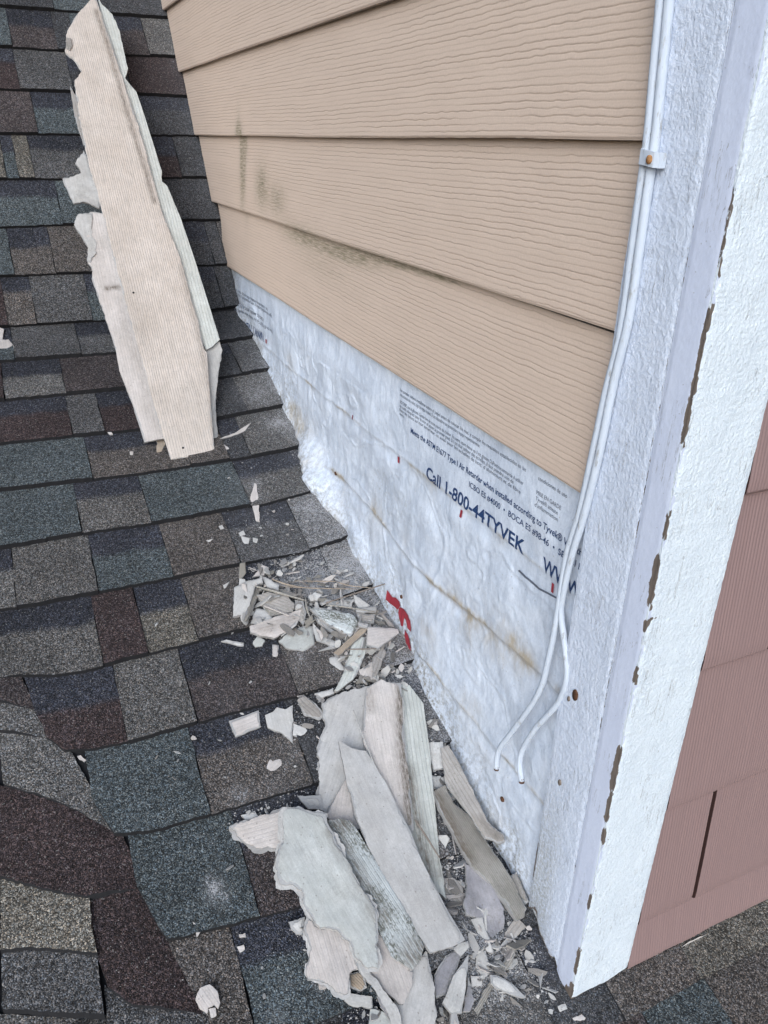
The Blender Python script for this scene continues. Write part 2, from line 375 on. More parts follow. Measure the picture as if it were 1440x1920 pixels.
MMOULD = mat_shard('mouldy_board', (0.43, 0.46, 0.465), (0.52, 0.545, 0.55), 0.5, 0.006, 0.95, (0.40, 0.42, 0.42))
MPURP = mat_shard('purple_grey_felt', (0.22, 0.215, 0.235), (0.34, 0.33, 0.35), 0.0, 0.006, 0.4)
MDUSTY = mat_shard('dusty_brown_board', (0.30, 0.28, 0.265), (0.39, 0.365, 0.345), 0.5, 0.006, 0.5, (0.24, 0.21, 0.18))
MCORE = mat_shard('broken_cement_core', (0.28, 0.275, 0.27), (0.40, 0.39, 0.385), 0.0)
MCRUMB = mat_flat('crumbled_cement', (0.40, 0.385, 0.375), 0.9, 0.35, 300.0)

# ------------------------------------------------------------------ roof
C = dict(g=(0.086, 0.085, 0.086), s=(0.075, 0.088, 0.093), b=(0.096, 0.086, 0.080), m=(0.049, 0.036, 0.036), t=(0.124, 0.115, 0.100),
         d=(0.055, 0.056, 0.060), w=(0.160, 0.158, 0.158), l=(0.135, 0.131, 0.126), n=(0.033, 0.035, 0.044), p=(0.064, 0.054, 0.054), T=(0.170, 0.156, 0.133), k=(0.106, 0.102, 0.098))
# bottom edges of the courses, in photograph pixels
UP = [[(0, 15), (121, 24), (311, 37)],
      [(0, 91), (121, 99), (238, 107), (326, 110)],
      [(0, 171), (128, 175), (262, 180), (343, 184)],
      [(0, 254), (145, 255.5), (287, 257), (361, 257)],
      [(0, 339), (112, 339), (307, 336), (380, 336)],
      [(0, 429), (140, 424), (339, 416), (399, 416)],
      [(0, 521), (172, 514), (367, 500), (412, 500)],
      [(0, 615), (198, 603), (396, 582), (450, 577)]]
LO = [[(0, 681.5), (169, 669), (217, 665.5), (416, 646), (478, 634.5)],
      [(0, 755), (236, 732.6), (411, 712), (504, 697)],
      [(0, 836), (265, 809), (408, 789), (535, 764)],
      [(0, 924), (265, 892), (462, 862), (560, 843)],
      [(0, 1032.6), (172.5, 1002), (303, 983), (460, 954), (487, 952), (611, 919)],
      [(0, 1147.6), (35, 1144), (192, 1114), (319, 1088.5), (460, 1060), (577, 1038), (664, 1007)],
      [(37, 1270), (105, 1272), (160, 1262), (230, 1243), (335, 1216), (399, 1199), (467, 1183), (620, 1133), (720, 1095)],
      [(115, 1412.5), (172.5, 1409), (255.6, 1393), (351, 1364.6), (460, 1334), (629, 1290), (767, 1246)],
      [(208, 1570.6), (287, 1563), (399, 1531), (460, 1511.5), (599, 1471), (850, 1392)],
      [(312.5, 1766.6), (368, 1754), (434, 1737), (570, 1700), (960, 1570)]]
# tabs of each course: (right edge at mid height in px, H raised / L low with dark head, colour)
UT = [[(95, 'H', 'd'), (165, 'L', 's'), (320, 'H', 'd')],
      [(17, 'H', 's'), (102, 'L', 'p'), (136, 'H', 'd'), (215, 'H', 's'), (272, 'L', 'p'), (330, 'H', 'k')],
      [(31, 'L', 'm'), (130, 'H', 'g'), (240, 'L', 'd'), (345, 'H', 'm')],
      [(64, 'H', 'p'), (148, 'L', 's'), (250, 'H', 'g'), (365, 'L', 'd')],
      [(6, 'H', 't'), (29, 'L', 's'), (58, 'H', 't'), (210, 'L', 'g'), (332, 'L', 'm'), (385, 'H', 'd')],
      [(110, 'L', 's'), (260, 'H', 's'), (402, 'H', 'd')],
      [(20, 'H', 's'), (70, 'L', 'b'), (97, 'L', 'b'), (250, 'H', 'b'), (392, 'L', 'd'), (415, 'H', 'd')],
      [(8, 'H', 'm'), (62, 'L', 'b'), (165, 'H', 'g'), (300, 'L', 's'), (410, 'L', 'd'), (460, 'H', 'd')]]
LT = [[(146, 'H', 'g'), (300, 'L', 'g'), (470, 'H', 'd'), (520, 'H', 'd')],
      [(6, 'H', 'm'), (118, 'L', 'l'), (300, 'H', 'p'), (440, 'L', 'd'), (530, 'H', 'g')],
      [(130, 'L', 'm'), (188, 'H', 'g'), (330, 'L', 'm'), (450, 'H', 'd'), (560, 'H', 'k')],
      [(166, 'H', 's'), (345, 'L', 'b'), (416, 'H', 'b'), (455, 'L', 'd'), (600, 'H', 'k')],
      [(146, 'H', 's'), (272, 'L', 'k'), (452, 'H', 's'), (650, 'L', 'k')],
      [(27, 'L', 'l'), (175, 'H', 'k'), (312, 'L', 's'), (433, 'H', 'b'), (558, 'L', 'g'), (700, 'H', 'w')],
      [(183, 'L', 'k'), (264, 'H', 'm'), (355, 'L', 't'), (470, 'H', 'b'), (620, 'L', 'g'), (800, 'H', 'w')],
      [(226, 'L', 'm'), (352, 'H', 'k'), (533, 'L', 'p'), (700, 'H', 'b'), (860, 'H', 'k')],
      [(374, 'H', 's'), (560, 'L', 'b'), (720, 'H', 'd'), (960, 'L', 'g')],
      [(460, 'H', 's'), (640, 'L', 'p'), (800, 'H', 'b'), (1100, 'L', 'd')]]
CUT = [(37, 1250), (65, 1328), (90, 1385), (120, 1412), (215, 1570), (255, 1665), (315, 1766), (372, 1880), (420, 1960), (520, 2120)]   # edge of the closed valley
LOW_F = (np.array([0, 0, Z0]), np.array([0, 1.0, SL]) / math.hypot(1, SL), SL, (0, 0, Z0))
UPP_F = (np.array([0, YK, ZK]), np.array([0, 1.0, SU]) / math.hypot(1, SU), SU, (0, YK, ZK))
def to_uv(px, F): 
    p = hit_slope(px, 0, 0, F[2], F[3]) - F[0]; return p[0], float(p @ F[1])
def pline(poly, x):
    xs = [p[0] for p in poly]; ys = [p[1] for p in poly]
    if x < xs[0]: return ys[0] + (x - xs[0]) * (ys[1] - ys[0]) / (xs[1] - xs[0])
    if x > xs[-1]: return ys[-1] + (x - xs[-1]) * (ys[-1] - ys[-2]) / (xs[-1] - xs[-2])
    return float(np.interp(x, xs, ys))
RV, RF, RM, RT, RD = [], [], [], [], []
def dust_at(P):
    """plaster dust lying on the shingles: thick along the wall and round the heaps, plus a few spilt patches"""
    x, y = P[..., 0], P[..., 1]
    n = 0.5 + 0.5 * fbm(x * 14, y * 14, 40) + 0.35 * fbm(x * 70, y * 70, 41, 3)
    d = 0.62 * np.exp(-np.maximum(-x, 0) / 0.055) * sstep(0.05, 0.5, y) * (1 - 0.6 * sstep(1.35, 1.6, y)) * (0.5 + 0.8 * n)
    for (px, r, a) in DUST:
        q = hit_slope(px); d = d + a * gauss(np.hypot(x - q[0], y - q[1]), r) * np.clip(-0.15 + 1.9 * n, 0, 2)
    return np.clip(d, 0, 1)
DUST = [((590, 1110), 0.1, 0.85), ((590, 960), 0.05, 0.5), ((520, 800), 0.045, 0.45), ((430, 1100), 0.06, 0.25), ((560, 1240), 0.05, 0.25), ((470, 985), 0.07, 0.3), ((800, 1620), 0.1, 0.5), ((960, 1800), 0.09, 0.45), ((880, 1860), 0.06, 0.4),
        ((395, 1660), 0.012, 0.42), ((410, 1690), 0.016, 0.54), ((400, 1676), 0.014, 0.48), ((455, 1497), 0.014, 0.54), ((430, 1500), 0.012, 0.3), ((520, 1480), 0.02, 0.24), ((470, 910), 0.04, 0.35),
        ((535, 1850), 0.012, 0.48), ((595, 1855), 0.016, 0.42), ((325, 1335), 0.008, 0.42), ((330, 1290), 0.02, 0.15), ((700, 1240), 0.07, 0.7), ((470, 750), 0.05, 0.35), ((440, 640), 0.05, 0.3), ((520, 1915), 0.014, 0.48),
        ((640, 1150), 0.09, 0.5), ((560, 1420), 0.04, 0.3), ((520, 1560), 0.05, 0.2), ((450, 1320), 0.05, 0.15), ((90, 650), 0.05, 0.12), ((290, 820), 0.05, 0.12)]
def add_tab(F, xa, xb, vb, vt, hb, col, head, seed, clip=None, step=0.006):
    """one exposed shingle tab between xa and xb; vb, vt: functions of x"""
    n = max(3, int((xb - xa) / step)); xs = np.linspace(xa + 0.0006, xb - 0.0006, n)
    b = np.array([vb(x) for x in xs]) + 0.0022 * fbm(xs * 60, xs * 0 + seed, 5) + 0.0012 * (vn(xs * 420, xs * 0, seed) - 0.5)
    t = np.array([vt(x) for x in xs]) + 0.012
    m = 28
    T = np.linspace(0, 1, m)[:, None]
    X = np.repeat(xs[None], m, 0); V = b[None] + (t - b)[None] * T
    wob = 0.0022 * fbm(V * 30, V * 0 + seed * 3.1, 9)
    edge = np.zeros(n); edge[0] = 1; edge[-1] = 1
    X = X + wob * edge[None]
    if clip is not None:
        X = np.maximum(X, clip(V)) if clip is not None else X
    lift = hb * (1 - T) + 0.0004 + 0.0012 * fbm(X * 9, V * 9, 21, 3) * (1 - 0.4 * T)
    N = np.cross([1.0, 0, 0], F[1])
    P = F[0] + X[..., None] * np.array([1.0, 0, 0]) + V[..., None] * F[1] + lift[..., None] * N
    base = np.array(C[col]) * (1 + 0.10 * (_T[seed * 37 % 65536] - 0.5))
    cc = np.repeat(np.repeat(base[None, None], m, 0), n, 1)
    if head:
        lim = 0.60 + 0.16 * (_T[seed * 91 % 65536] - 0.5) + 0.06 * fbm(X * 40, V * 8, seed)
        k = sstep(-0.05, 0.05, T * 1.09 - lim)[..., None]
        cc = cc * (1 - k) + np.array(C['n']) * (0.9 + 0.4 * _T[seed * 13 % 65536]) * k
    o = sum(len(a) for a in RV); idx = o + np.arange(m * n).reshape(m, n)
    f = np.stack([idx[:-1, :-1], idx[:-1, 1:], idx[1:, 1:], idx[1:, :-1]], -1).reshape(-1, 4)
    RV.append(P.reshape(-1, 3)); RF.append(f); RM.append(np.zeros(len(f), int))
    RT.append(np.concatenate([cc.reshape(-1, 3), np.ones((m * n, 1))], 1)); RD.append(dust_at(P).reshape(-1))
    rim = np.concatenate([idx[::-1, 0], idx[0, 1:], idx[1:, -1]]); top = P.reshape(-1, 3)[rim - o]
    bot = top - N * (0.0150); o2 = o + m * n; k = len(rim)
    RV.append(np.concatenate([top, bot])); a = o2 + np.arange(k); bb = a + k
    q = np.stack([a[:-1], bb[:-1], bb[1:], a[1:]], -1); RF.append(q); RM.append(np.ones(len(q), int))
    RT.append(np.tile([0.02, 0.02, 0.022, 1], (2 * k, 1))); RD.append(np.zeros(2 * k))
cutX = [hit_slope(p) for p in CUT]; cutV = np.array([(p - LOW_F[0]) @ LOW_F[1] for p in cutX]); cutx = np.array([p[0] for p in cutX])
order = np.argsort(cutV)
def cutfun(V): return np.interp(V, cutV[order], cutx[order], right=-9.0) if np.ndim(V) == 0 else np.where(V > cutV.max(), -9.0, np.interp(V, cutV[order], cutx[order])) + 0.003 * fbm(V * 45, V * 0, 77)
seed = 1
def course(F, ptop, pbot, tabs, xmax, vtop=None, vbot=None, clip=None, xmin=-1.7):
    """ptop/pbot: px polylines of the lower edges of the course above and of this one"""
    global seed
    def mk(p):
        q = np.array([to_uv(a, F) for a in p]); q = q[np.argsort(q[:, 0])]
        return lambda x: float(np.interp(x, q[:, 0], q[:, 1]))
    vt = vtop or mk(ptop); vb = vbot or mk(pbot)
    e = []
    for (xp, ty, c) in tabs:
        if isinstance(xp, tuple): X = to_uv(xp, F)[0] if xp[1] != 'W' else xp[0]
        else: X = to_uv((xp, 0.5 * (pline(ptop, xp) + pline(pbot, xp))), F)[0]
        e.append((X, ty, c))
    xl = e[0][0] - (0.14 + 0.08 * _T[seed]); first = True
    prev = xl
    for (X, ty, c) in e:
        X = min(X, xmax)
        if X - prev > 0.004:
            seed += 1
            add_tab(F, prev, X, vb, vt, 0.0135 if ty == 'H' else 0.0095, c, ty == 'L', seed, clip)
        prev = max(prev, X)
    while prev < xmax - 0.01:
        seed += 1; X = min(xmax, prev + 0.10 + 0.12 * _T[seed * 7]); ty = 'HL'[seed % 2]
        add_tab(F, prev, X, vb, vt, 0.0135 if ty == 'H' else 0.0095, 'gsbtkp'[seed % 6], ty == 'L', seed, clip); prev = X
    prev = xl
    while prev > xmin and clip is None:
        seed += 1; X = prev - 0.10 - 0.12 * _T[seed * 7]; ty = 'HL'[seed % 2]
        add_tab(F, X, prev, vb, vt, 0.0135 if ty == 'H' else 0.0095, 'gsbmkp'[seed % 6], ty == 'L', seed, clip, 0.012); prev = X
# upper slope, with two more courses above the frame
def uline(v): return lambda x: v
vU = to_uv((150, 25), UPP_F)[1]
for i in range(4): course(UPP_F, UP[0], UP[0], [(60, 'H', 'g'), (200, 'L', 's')], 0.03, uline(vU + 0.143 * (i + 2)), uline(vU + 0.143 * (i + 1)))
course(UPP_F, [(0, -52), (311, -26)], UP[0], UT[0], 0.03)
for i in range(1, 8): course(UPP_F, UP[i - 1], UP[i], UT[i], 0.03)
vk = 0.0
course(LOW_F, UP[7], LO[0], LT[0], 0.03, vtop=lambda x: YK * math.hypot(1, SL) + 0.004)
for i in range(1, 10):
    course(LOW_F, LO[i - 1], LO[i], LT[i], 0.03, clip=cutfun if i >= 7 else None)
v10 = np.mean([to_uv(p, LOW_F)[1] for p in LO[9]])
def l10(x):
    q = np.array([to_uv(a, LOW_F) for a in LO[9]]); q = q[np.argsort(q[:, 0])]; return float(np.interp(x, q[:, 0], q[:, 1]))
course(LOW_F, None, None, [((-0.05, 'W'), 'H', 'd')][:0] + [((446, 1800), 'H', 'b'), ((700, 1800), 'L', 's'), ((900, 1750), 'H', 'g'), ((1075, 1700), 'L', 'd'), ((0.09, 'W'), 'H', 'b'), ((0.30, 'W'), 'L', 's'), ((0.8, 'W'), 'H', 'k')], 0.9, l10, uline(v10 - 0.150), clip=cutfun)
course(LOW_F, None, None, [((470, 1900), 'L', 'k'), ((640, 1900), 'H', 'd'), ((850, 1880), 'L', 'b'), ((1000, 1850), 'H', 'k'), ((0.06, 'W'), 'L', 'd'), ((0.2, 'W'), 'H', 'b'), ((0.8, 'W'), 'L', 't')], 0.9, uline(v10 - 0.150), uline(v10 - 0.300), clip=cutfun)
course(LOW_F, None, None, [((700, 1920), 'H', 's'), ((1000, 1900), 'L', 'g'), ((1192, 1880), 'H', 'p'), ((1322, 1840), 'H', 's'), ((1520, 1800), 'H', 'b'), ((0.8, 'W'), 'L', 's')], 0.9, uline(v10 - 0.300), uline(v10 - 0.455))
for i in range(4):
    course(LOW_F, None, None, [((-0.6, 'W'), 'H', 'b'), ((-0.4, 'W'), 'L', 'g'), ((-0.15, 'W'), 'H', 's'), ((0.1, 'W'), 'L', 'k'), ((0.5, 'W'), 'L', 'm')], 0.9, uline(v10 - 0.455 - 0.15 * i), uline(v10 - 0.605 - 0.15 * i))
# the valley: tabs of the neighbouring slope woven in under the cut edge
VAL = [('p', [(-60, 1215), (-60, 1140), (0, 1146), (37, 1265), (72, 1330), (62, 1331), (0, 1323), (-60, 1316)]),
       ('l', [(-60, 1300), (0, 1310), (75, 1320), (100, 1384), (90, 1385), (0, 1379), (-60, 1374)]),
       ('l', [(-60, 1360), (0, 1372), (95, 1378), (135, 1412), (215, 1560), (150, 1528), (70, 1497), (8, 1478), (2, 1420), (-60, 1400)]),
       ('m', [(-60, 1440), (0, 1476), (70, 1497), (140, 1524), (205, 1545), (232, 1570), (275, 1665), (255, 1668), (208, 1680), (165, 1693), (80, 1674), (0, 1651), (-60, 1632)]),
       ('T', [(2, 1630), (80, 1660), (170, 1680), (174, 1745), (184, 1798), (60, 1785), (4, 1790)]),
       ('g', [(4, 1786), (60, 1781), (184, 1794), (190, 1860), (198, 1912), (100, 1906), (6, 1900)]),
       ('m', [(165, 1684), (208, 1672), (280, 1655), (340, 1766), (395, 1860), (378, 1903), (330, 1899), (250, 1893), (204, 1858), (184, 1800), (174, 1745)]),
       ('g', [(196, 1850), (250, 1885), (330, 1892), (395, 1890), (470, 1990), (300, 2010), (205, 1960)]),
       ('k', [(-300, 1480), (-80, 1500), (-4, 1630), (-4, 1900), (60, 1905), (200, 1910), (230, 2080), (-300, 2080)]),
       ('b', [(-500, 1120), (-50, 1130), (-50, 1500), (-100, 1560), (-500, 1500)]),
       ('k', [(-800, 1500), (-90, 1480), (-200, 2400), (500, 2400), (480, 1960), (180, 1900), (-900, 2300)])]
for i, (c, poly) in enumerate(VAL):
    P = np.array([hit_slope(p) for p in poly]); k = len(P)
    sc = -P[:, 1] + 0.0; t = (sc - sc.min()) / (np.ptp(sc) + 1e-9)                # 1 at the lower end
    lay = 0.0004 + 0.004 * (len(VAL) - i) / len(VAL) if i < 8 else 0.0002
    # jagged outline, then a triangulated sheet
    Q = []
    for a in range(k):
        p, q = P[a], P[(a + 1) % k]; m = max(1, int(np.linalg.norm(q - p) / 0.006))
        for j in range(m):
            w = p + (q - p) * j / m; Q.append(w + np.array([0.0018 * (random.random() - 0.5), 0.0018 * (random.random() - 0.5), 0]))
    Q = np.array(Q)
    lo2, hi2 = Q[:, :2].min(0), Q[:, :2].max(0); stp = 0.008 if i < 8 else 0.03
    gx, gy = np.meshgrid(np.arange(lo2[0], hi2[0], stp), np.arange(lo2[1], hi2[1], stp))
    pts = [Vector(p[:2]) for p in Q] + [Vector((a, b)) for a, b in zip(gx.ravel(), gy.ravel())]
    r = geometry.delaunay_2d_cdt(pts, [], [list(range(len(Q)))], 1, 1e-6)
    vv = np.array([(p[0], p[1]) for p in r[0]])
    tt = np.clip((-vv[:, 1] - sc.min()) / (np.ptp(sc) + 1e-9), 0, 1)
    wv = np.clip((cutfun(vv[:, 1] * math.hypot(1, SL)) - vv[:, 0]) / 0.045, 0, 1)
    zz = Z0 + SL * vv[:, 1] + lay * (0.3 + 0.7 * wv) + (0.0105 * tt * wv if i < 8 else 0.0)
    V3 = np.column_stack([vv, zz]); o = sum(len(a) for a in RV)
    RV.append(V3); RF.append([tuple(o + j for j in f) for f in r[2]]); RM.append(np.zeros(len(r[2]), int))
    RT.append(np.tile([*C[c], 1], (len(V3), 1))); RD.append(dust_at(V3) * 0.5)
    n = len(Q); tq = np.clip((-Q[:, 1] - sc.min()) / (np.ptp(sc) + 1e-9), 0, 1)
    wq = np.clip((cutfun(Q[:, 1] * math.hypot(1, SL)) - Q[:, 0]) / 0.045, 0, 1)
    top = np.column_stack([Q[:, :2], Z0 + SL * Q[:, 1] + lay * (0.3 + 0.7 * wq) + (0.0105 * tq * wq if i < 8 else 0)]); o = sum(len(a) for a in RV)
    RV.append(np.concatenate([top, top - [0, 0, 0.0135]])); a = o + np.arange(n)
    RF.append([tuple(x) for x in np.stack([a, a + n, np.roll(a, -1) + n, np.roll(a, -1)], -1)]); RM.append(np.ones(n, int))
    RT.append(np.tile([0.02, 0.02, 0.022, 1], (2 * n, 1))); RD.append(np.zeros(2 * n))
faces = [tuple(int(i) for i in f) for a in RF for f in a]
# deck below, so no gap shows through
V = np.concatenate(RV); o = len(V)
dk = np.array([(-1.8, -1.2), (0.95, -1.2), (0.95, YK), (-1.8, YK), (0.95, 3.6), (-1.8, 3.6)])
V = np.concatenate([V, [(p[0], p[1], float(roof_z(*p)) - 0.006) for p in dk]])
faces += [(o, o + 1, o + 2, o + 3), (o + 3, o + 2, o + 4, o + 5)]
roof = build('shingle_roof', V, faces, [MROOF, MASPH], None, np.concatenate(RM + [[1, 1]]),
             dict(tint=np.concatenate(RT + [np.tile([.02, .02, .022, 1], (6, 1))]), dust=np.concatenate(RD + [np.zeros(6)])), smooth=False)
tag(roof, 'weathered asphalt shingle roof in slate, brown and maroon tabs', 'roof', kind='structure')

# ------------------------------------------------------------------ wall with lap siding and house wrap
wall = empty('sided_wall', (0, 0, 0)); tag(wall, 'house wall in beige lap siding with bare white house wrap along its foot', 'wall')
boxmesh('sheathing', (0.024, 0.02, -0.06), (0.15, 3.4, 2.4), MOSB, wall)
# wrap
ys = np.linspace(0.09, 1.96, 640); vs = np.concatenate([np.linspace(0, 0.25, 60, endpoint=False), np.linspace(0.25, 1, 180)])
def wrap_parts(Y, Zr):
    pass
def wrap_x(Y, Z):
    base = Z0 + SL * np.minimum(Y, YK) + SU * np.maximum(Y - YK, 0); h = np.maximum(Z - base, 0)
    wl = sstep(0.5, 0.9, Y)
    txt = gauss(Y - 0.38, 0.30) * sstep(0.55, 0.60, Z)               # taut where it is printed
    cal = 1 - 0.75 * txt
    rid = np.abs(fbm(Y * 7 + 0.8 * fbm(Y * 3, Z * 3, 6), Z * 8, 11, 4)); rid2 = np.abs(fbm(Y * 16 + Z * 9, Z * 12 - Y * 5, 12, 3))
    vert = fbm(Y * 30 + 2 * fbm(Y * 5, Z * 5, 8), Z * 5 + Y * 2, 14, 3)
    d = 0.009 * fbm(Y * 4, Z * 5, 2, 3) * cal + (0.0085 * rid + 0.0036 * rid2 + 0.0024 * np.exp(-rid / 0.03) + 0.0012 * np.exp(-rid2 / 0.03)) * cal + 0.0016 * vert * (0.35 + wl) * cal
    d = (d + 0.0008 * fbm(Y * 55, Z * 55, 31, 3) * cal)
    for zf, a in ((0.592, 0.0014), (0.425 + 0.012 * np.sin(Y * 9), 0.0030), (0.238, 0.0022)):
        d = d + a * (np.exp(-np.abs(Z - zf) / 0.004) - 0.8 * gauss(Z - zf + 0.012, 0.012))
    d = d + (0.012 + 0.010 * fbm(Y * 9, Y * 0, 33)) * np.exp(-h / 0.022)
    lump = gauss(Y - 1.02, 0.10) * gauss(h - 0.012, 0.036)
    lump2 = gauss(Y - 0.80, 0.06) * gauss(h - 0.02, 0.035)
    cr = np.abs(fbm(Y * 13, Z * 20, 51, 3))
    d = d + lump * (0.040 + 0.036 * cr) + lump2 * (0.012 + 0.018 * cr)
    d = np.where(Z > 0.66, np.minimum(d * (1 - 0.8 * sstep(0.66, 0.72, Z)), 0.006), d)
    return XW - np.maximum(d, -0.006)
Yg, Vg = np.meshgrid(ys, vs)
zb = np.where(Yg < YK, Z0 + SL * Yg, ZK + SU * (Yg - YK)) + 0.004 + 0.004 * fbm(Yg * 22, Yg * 0, 61)
Zg = zb + Vg * (0.83 - zb)
Xg = wrap_x(Yg, Zg)
h = Zg - zb
st = np.zeros_like(Yg)
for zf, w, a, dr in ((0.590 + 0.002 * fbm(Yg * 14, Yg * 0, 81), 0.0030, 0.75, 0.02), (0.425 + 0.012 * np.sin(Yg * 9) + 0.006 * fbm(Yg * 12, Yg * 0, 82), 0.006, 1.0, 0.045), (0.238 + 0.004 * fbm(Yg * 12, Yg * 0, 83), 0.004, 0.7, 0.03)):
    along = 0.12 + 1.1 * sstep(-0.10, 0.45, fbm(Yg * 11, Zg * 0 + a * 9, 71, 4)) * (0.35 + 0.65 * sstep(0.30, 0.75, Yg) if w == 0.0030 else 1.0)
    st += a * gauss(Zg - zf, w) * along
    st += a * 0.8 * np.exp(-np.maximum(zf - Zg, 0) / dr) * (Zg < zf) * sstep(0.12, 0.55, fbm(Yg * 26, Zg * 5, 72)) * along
st += 0.45 * np.exp(-h / 0.03) * (0.5 + fbm(Yg * 12, Zg * 12, 73)) + 0.55 * gauss(h - 0.03, 0.05) * sstep(0.2, 0.5, fbm(Yg * 7, Zg * 7, 74)) * sstep(0.3, 0.6, Yg)
for (px, r, a) in [((600, 850), 0.02, 0.9), ((800, 1180), 0.03, 0.5), ((920, 1190), 0.045, 0.75), ((965, 1228), 0.03, 0.8), ((990, 1250), 0.015, 0.8), ((850, 1130), 0.03, 0.7), ((700, 960), 0.03, 0.6), ((880, 1320), 0.03, 0.45), ((900, 1420), 0.03, 0.45), ((760, 1010), 0.02, 0.6), ((700, 990), 0.03, 0.4), ((1000, 1010), 0.02, 0.2), ((930, 1540), 0.03, 0.5), ((545, 680), 0.03, 0.4), ((470, 640), 0.04, 0.5)]:
    q = hit_axis(px, 0, XW - 0.005); st += a * gauss(np.hypot(Yg - q[1], Zg - q[2]), r) * (0.4 + fbm(Yg * 30, Zg * 20, 75))
dirt_shade = 0.8 * np.exp(-h / 0.05) + 0.55 * sstep(0.15, 0.45, fbm(Yg * 8, Zg * 8, 78)) * np.exp(-h / 0.16) + 0.30 * sstep(0.05, 0.5, fbm(Yg * 5, Zg * 5, 76)) * (1 - sstep(0.5, 0.58, Zg))
P = np.stack([Xg, Yg, Zg], -1)
wrap = grid('house_wrap', P, MWRAP, wall, dict(stain=np.clip(st, 0, 1.0), dirt_shade=np.clip(dirt_shade, 0, 1)))
def on_wrap(name, Y, Z, faces, mat, off=0.0009):
    Y = np.asarray(Y); Z = np.asarray(Z); return build(name, np.stack([wrap_x(Y, Z) - off, Y, Z], -1), faces, mat, wrap)
def lettering(txt, y0, z0, cap, length, mat, bold=0.0, name='lettering', flip=False, hidden=False):
    cu = bpy.data.curves.new('tmp', 'FONT'); cu.body = txt; cu.size = 1.0; cu.offset = bold; cu.resolution_u = 3; cu.fill_mode = 'FRONT'
    o = bpy.data.objects.new('tmp', cu); COL.objects.link(o); bpy.context.view_layer.update()
    me = o.evaluated_get(bpy.context.evaluated_depsgraph_get()).to_mesh()
    bm = bmesh.new(); bm.from_mesh(me)
    sx = length / max(v.co.x for v in bm.verts); sy = cap / 0.73
    for v in bm.verts: v.co.x *= sx; v.co.y *= sy
    for _ in range(3):
        e = [e for e in bm.edges if e.calc_length() > 0.007]
        if not e: break
        bmesh.ops.subdivide_edges(bm, edges=e, cuts=1)
        bmesh.ops.triangulate(bm, faces=[f for f in bm.faces if len(f.verts) > 4])
    vs_ = np.array([v.co[:] for v in bm.verts]); fs = [[v.index for v in f.verts] for f in bm.faces]
    bm.free(); o.evaluated_get(bpy.context.evaluated_depsgraph_get()).to_mesh_clear(); bpy.data.objects.remove(o); bpy.data.curves.remove(cu)
    if flip: vs_[:, 0] = length - vs_[:, 0]; vs_[:, 1] = cap - vs_[:, 1]
    Y = y0 - vs_[:, 0]; Z = z0 + vs_[:, 1]
    fs = [f[::-1] for f in fs] if False else fs
    return on_wrap(name, Y, Z, fs, mat)
lettering('Call 1-800-44TYVEK', 0.5265, 0.5895, 0.0215, 0.284, MNAVY, 0.019)
lettering('WWW', 0.199, 0.5895, 0.0215, 0.078, MNAVY, 0.019)
lettering('Meets the ASTM E1677 Type I Air Retarder when installed according to Tyvek\u00ae Weatherization', 0.586, 0.6465, 0.0098, 0.502, MNAVY, 0.012)
lettering('ICBO ES #4000  \u2022  BOCA ES #98-46  \u2022  SBCCI ES', 0.392, 0.6285, 0.0092, 0.272, MNAVY, 0.008)
SM = [('los paneles deben instalarse sobre el papel antes de colocar los mat. y cumplir los requisitos establecidos en las', 0.634, 0.7045, 0.376),
      ('instrucciones de la obra, siga las reglas locales. Si usa dispositivo use proteccion y equipo respectivamente.', 0.634, 0.6965, 0.262),
      ('NO DEBE, son el glissant. Garder lieu de toute source de chaleur. En outre, etant donne qu il est glissant DuPont recommande d utiliser', 0.632, 0.6845, 0.372),
      ('les outils adequats pour le mur et poser le premier pied. Si l on doit utiliser des echelles, il faut prendre soin de', 0.632, 0.6775, 0.350),
      ('fixer les lattes au mur exterieur, et aussi pour les echelles de bois, d aluminium et de fibre', 0.632, 0.6705, 0.368),
      ('verre.', 0.632, 0.6635, 0.020),
      ('condiciones de uso', 0.231, 0.7045, 0.060), ('MISE EN GARDE', 0.231, 0.6850, 0.052), ('Tyvek\u00ae atteste', 0.231, 0.6765, 0.047), ("d'inflammation", 0.231, 0.6680, 0.049)]
for t, y0, z0, ln in SM: lettering(t, y0, z0, 0.0058, ln, MGREY, 0.0, 'small_print')
lettering('WWW.TYVEK.COM', 1.68, 0.6005, 0.0235, 0.215, MNAVY, 0.010, flip=True)
for t, z0, ln in (('Meets the ASTM E1677 Type I Air Retarder when installed according', 0.640, 0.34), ('ICBO ES #4000   BOCA ES #98-46', 0.655, 0.26), ('siga las reglas locales y use proteccion y equipo', 0.678, 0.34), ('los requisitos establecidos en las normas', 0.688, 0.30)):
    lettering(t, 1.72 , z0, 0.0085, ln, MGREY, 0.0, 'small_print', flip=True)
def mark(px, w, hgt, mat, name='red_mark'):
    q = hit_axis(px, 0, XW - 0.003); y, z = q[1], q[2]
    Y = np.array([y + w / 2, y - w / 2, y - w / 2, y + w / 2]); Z = np.array([z - hgt / 2, z - hgt / 2, z + hgt / 2, z + hgt / 2])
    return on_wrap(name, Y, Z, [(0, 1, 2, 3)], mat, 0.0022)
mark((748, 862), 0.0065, 0.012, MRED); mark((866, 963), 0.0055, 0.012, MRED); mark((1034, 1103), 0.005, 0.014, MRED); mark((499, 640), 0.007, 0.011, MRED); mark((664, 782), 0.004, 0.009, MRED)
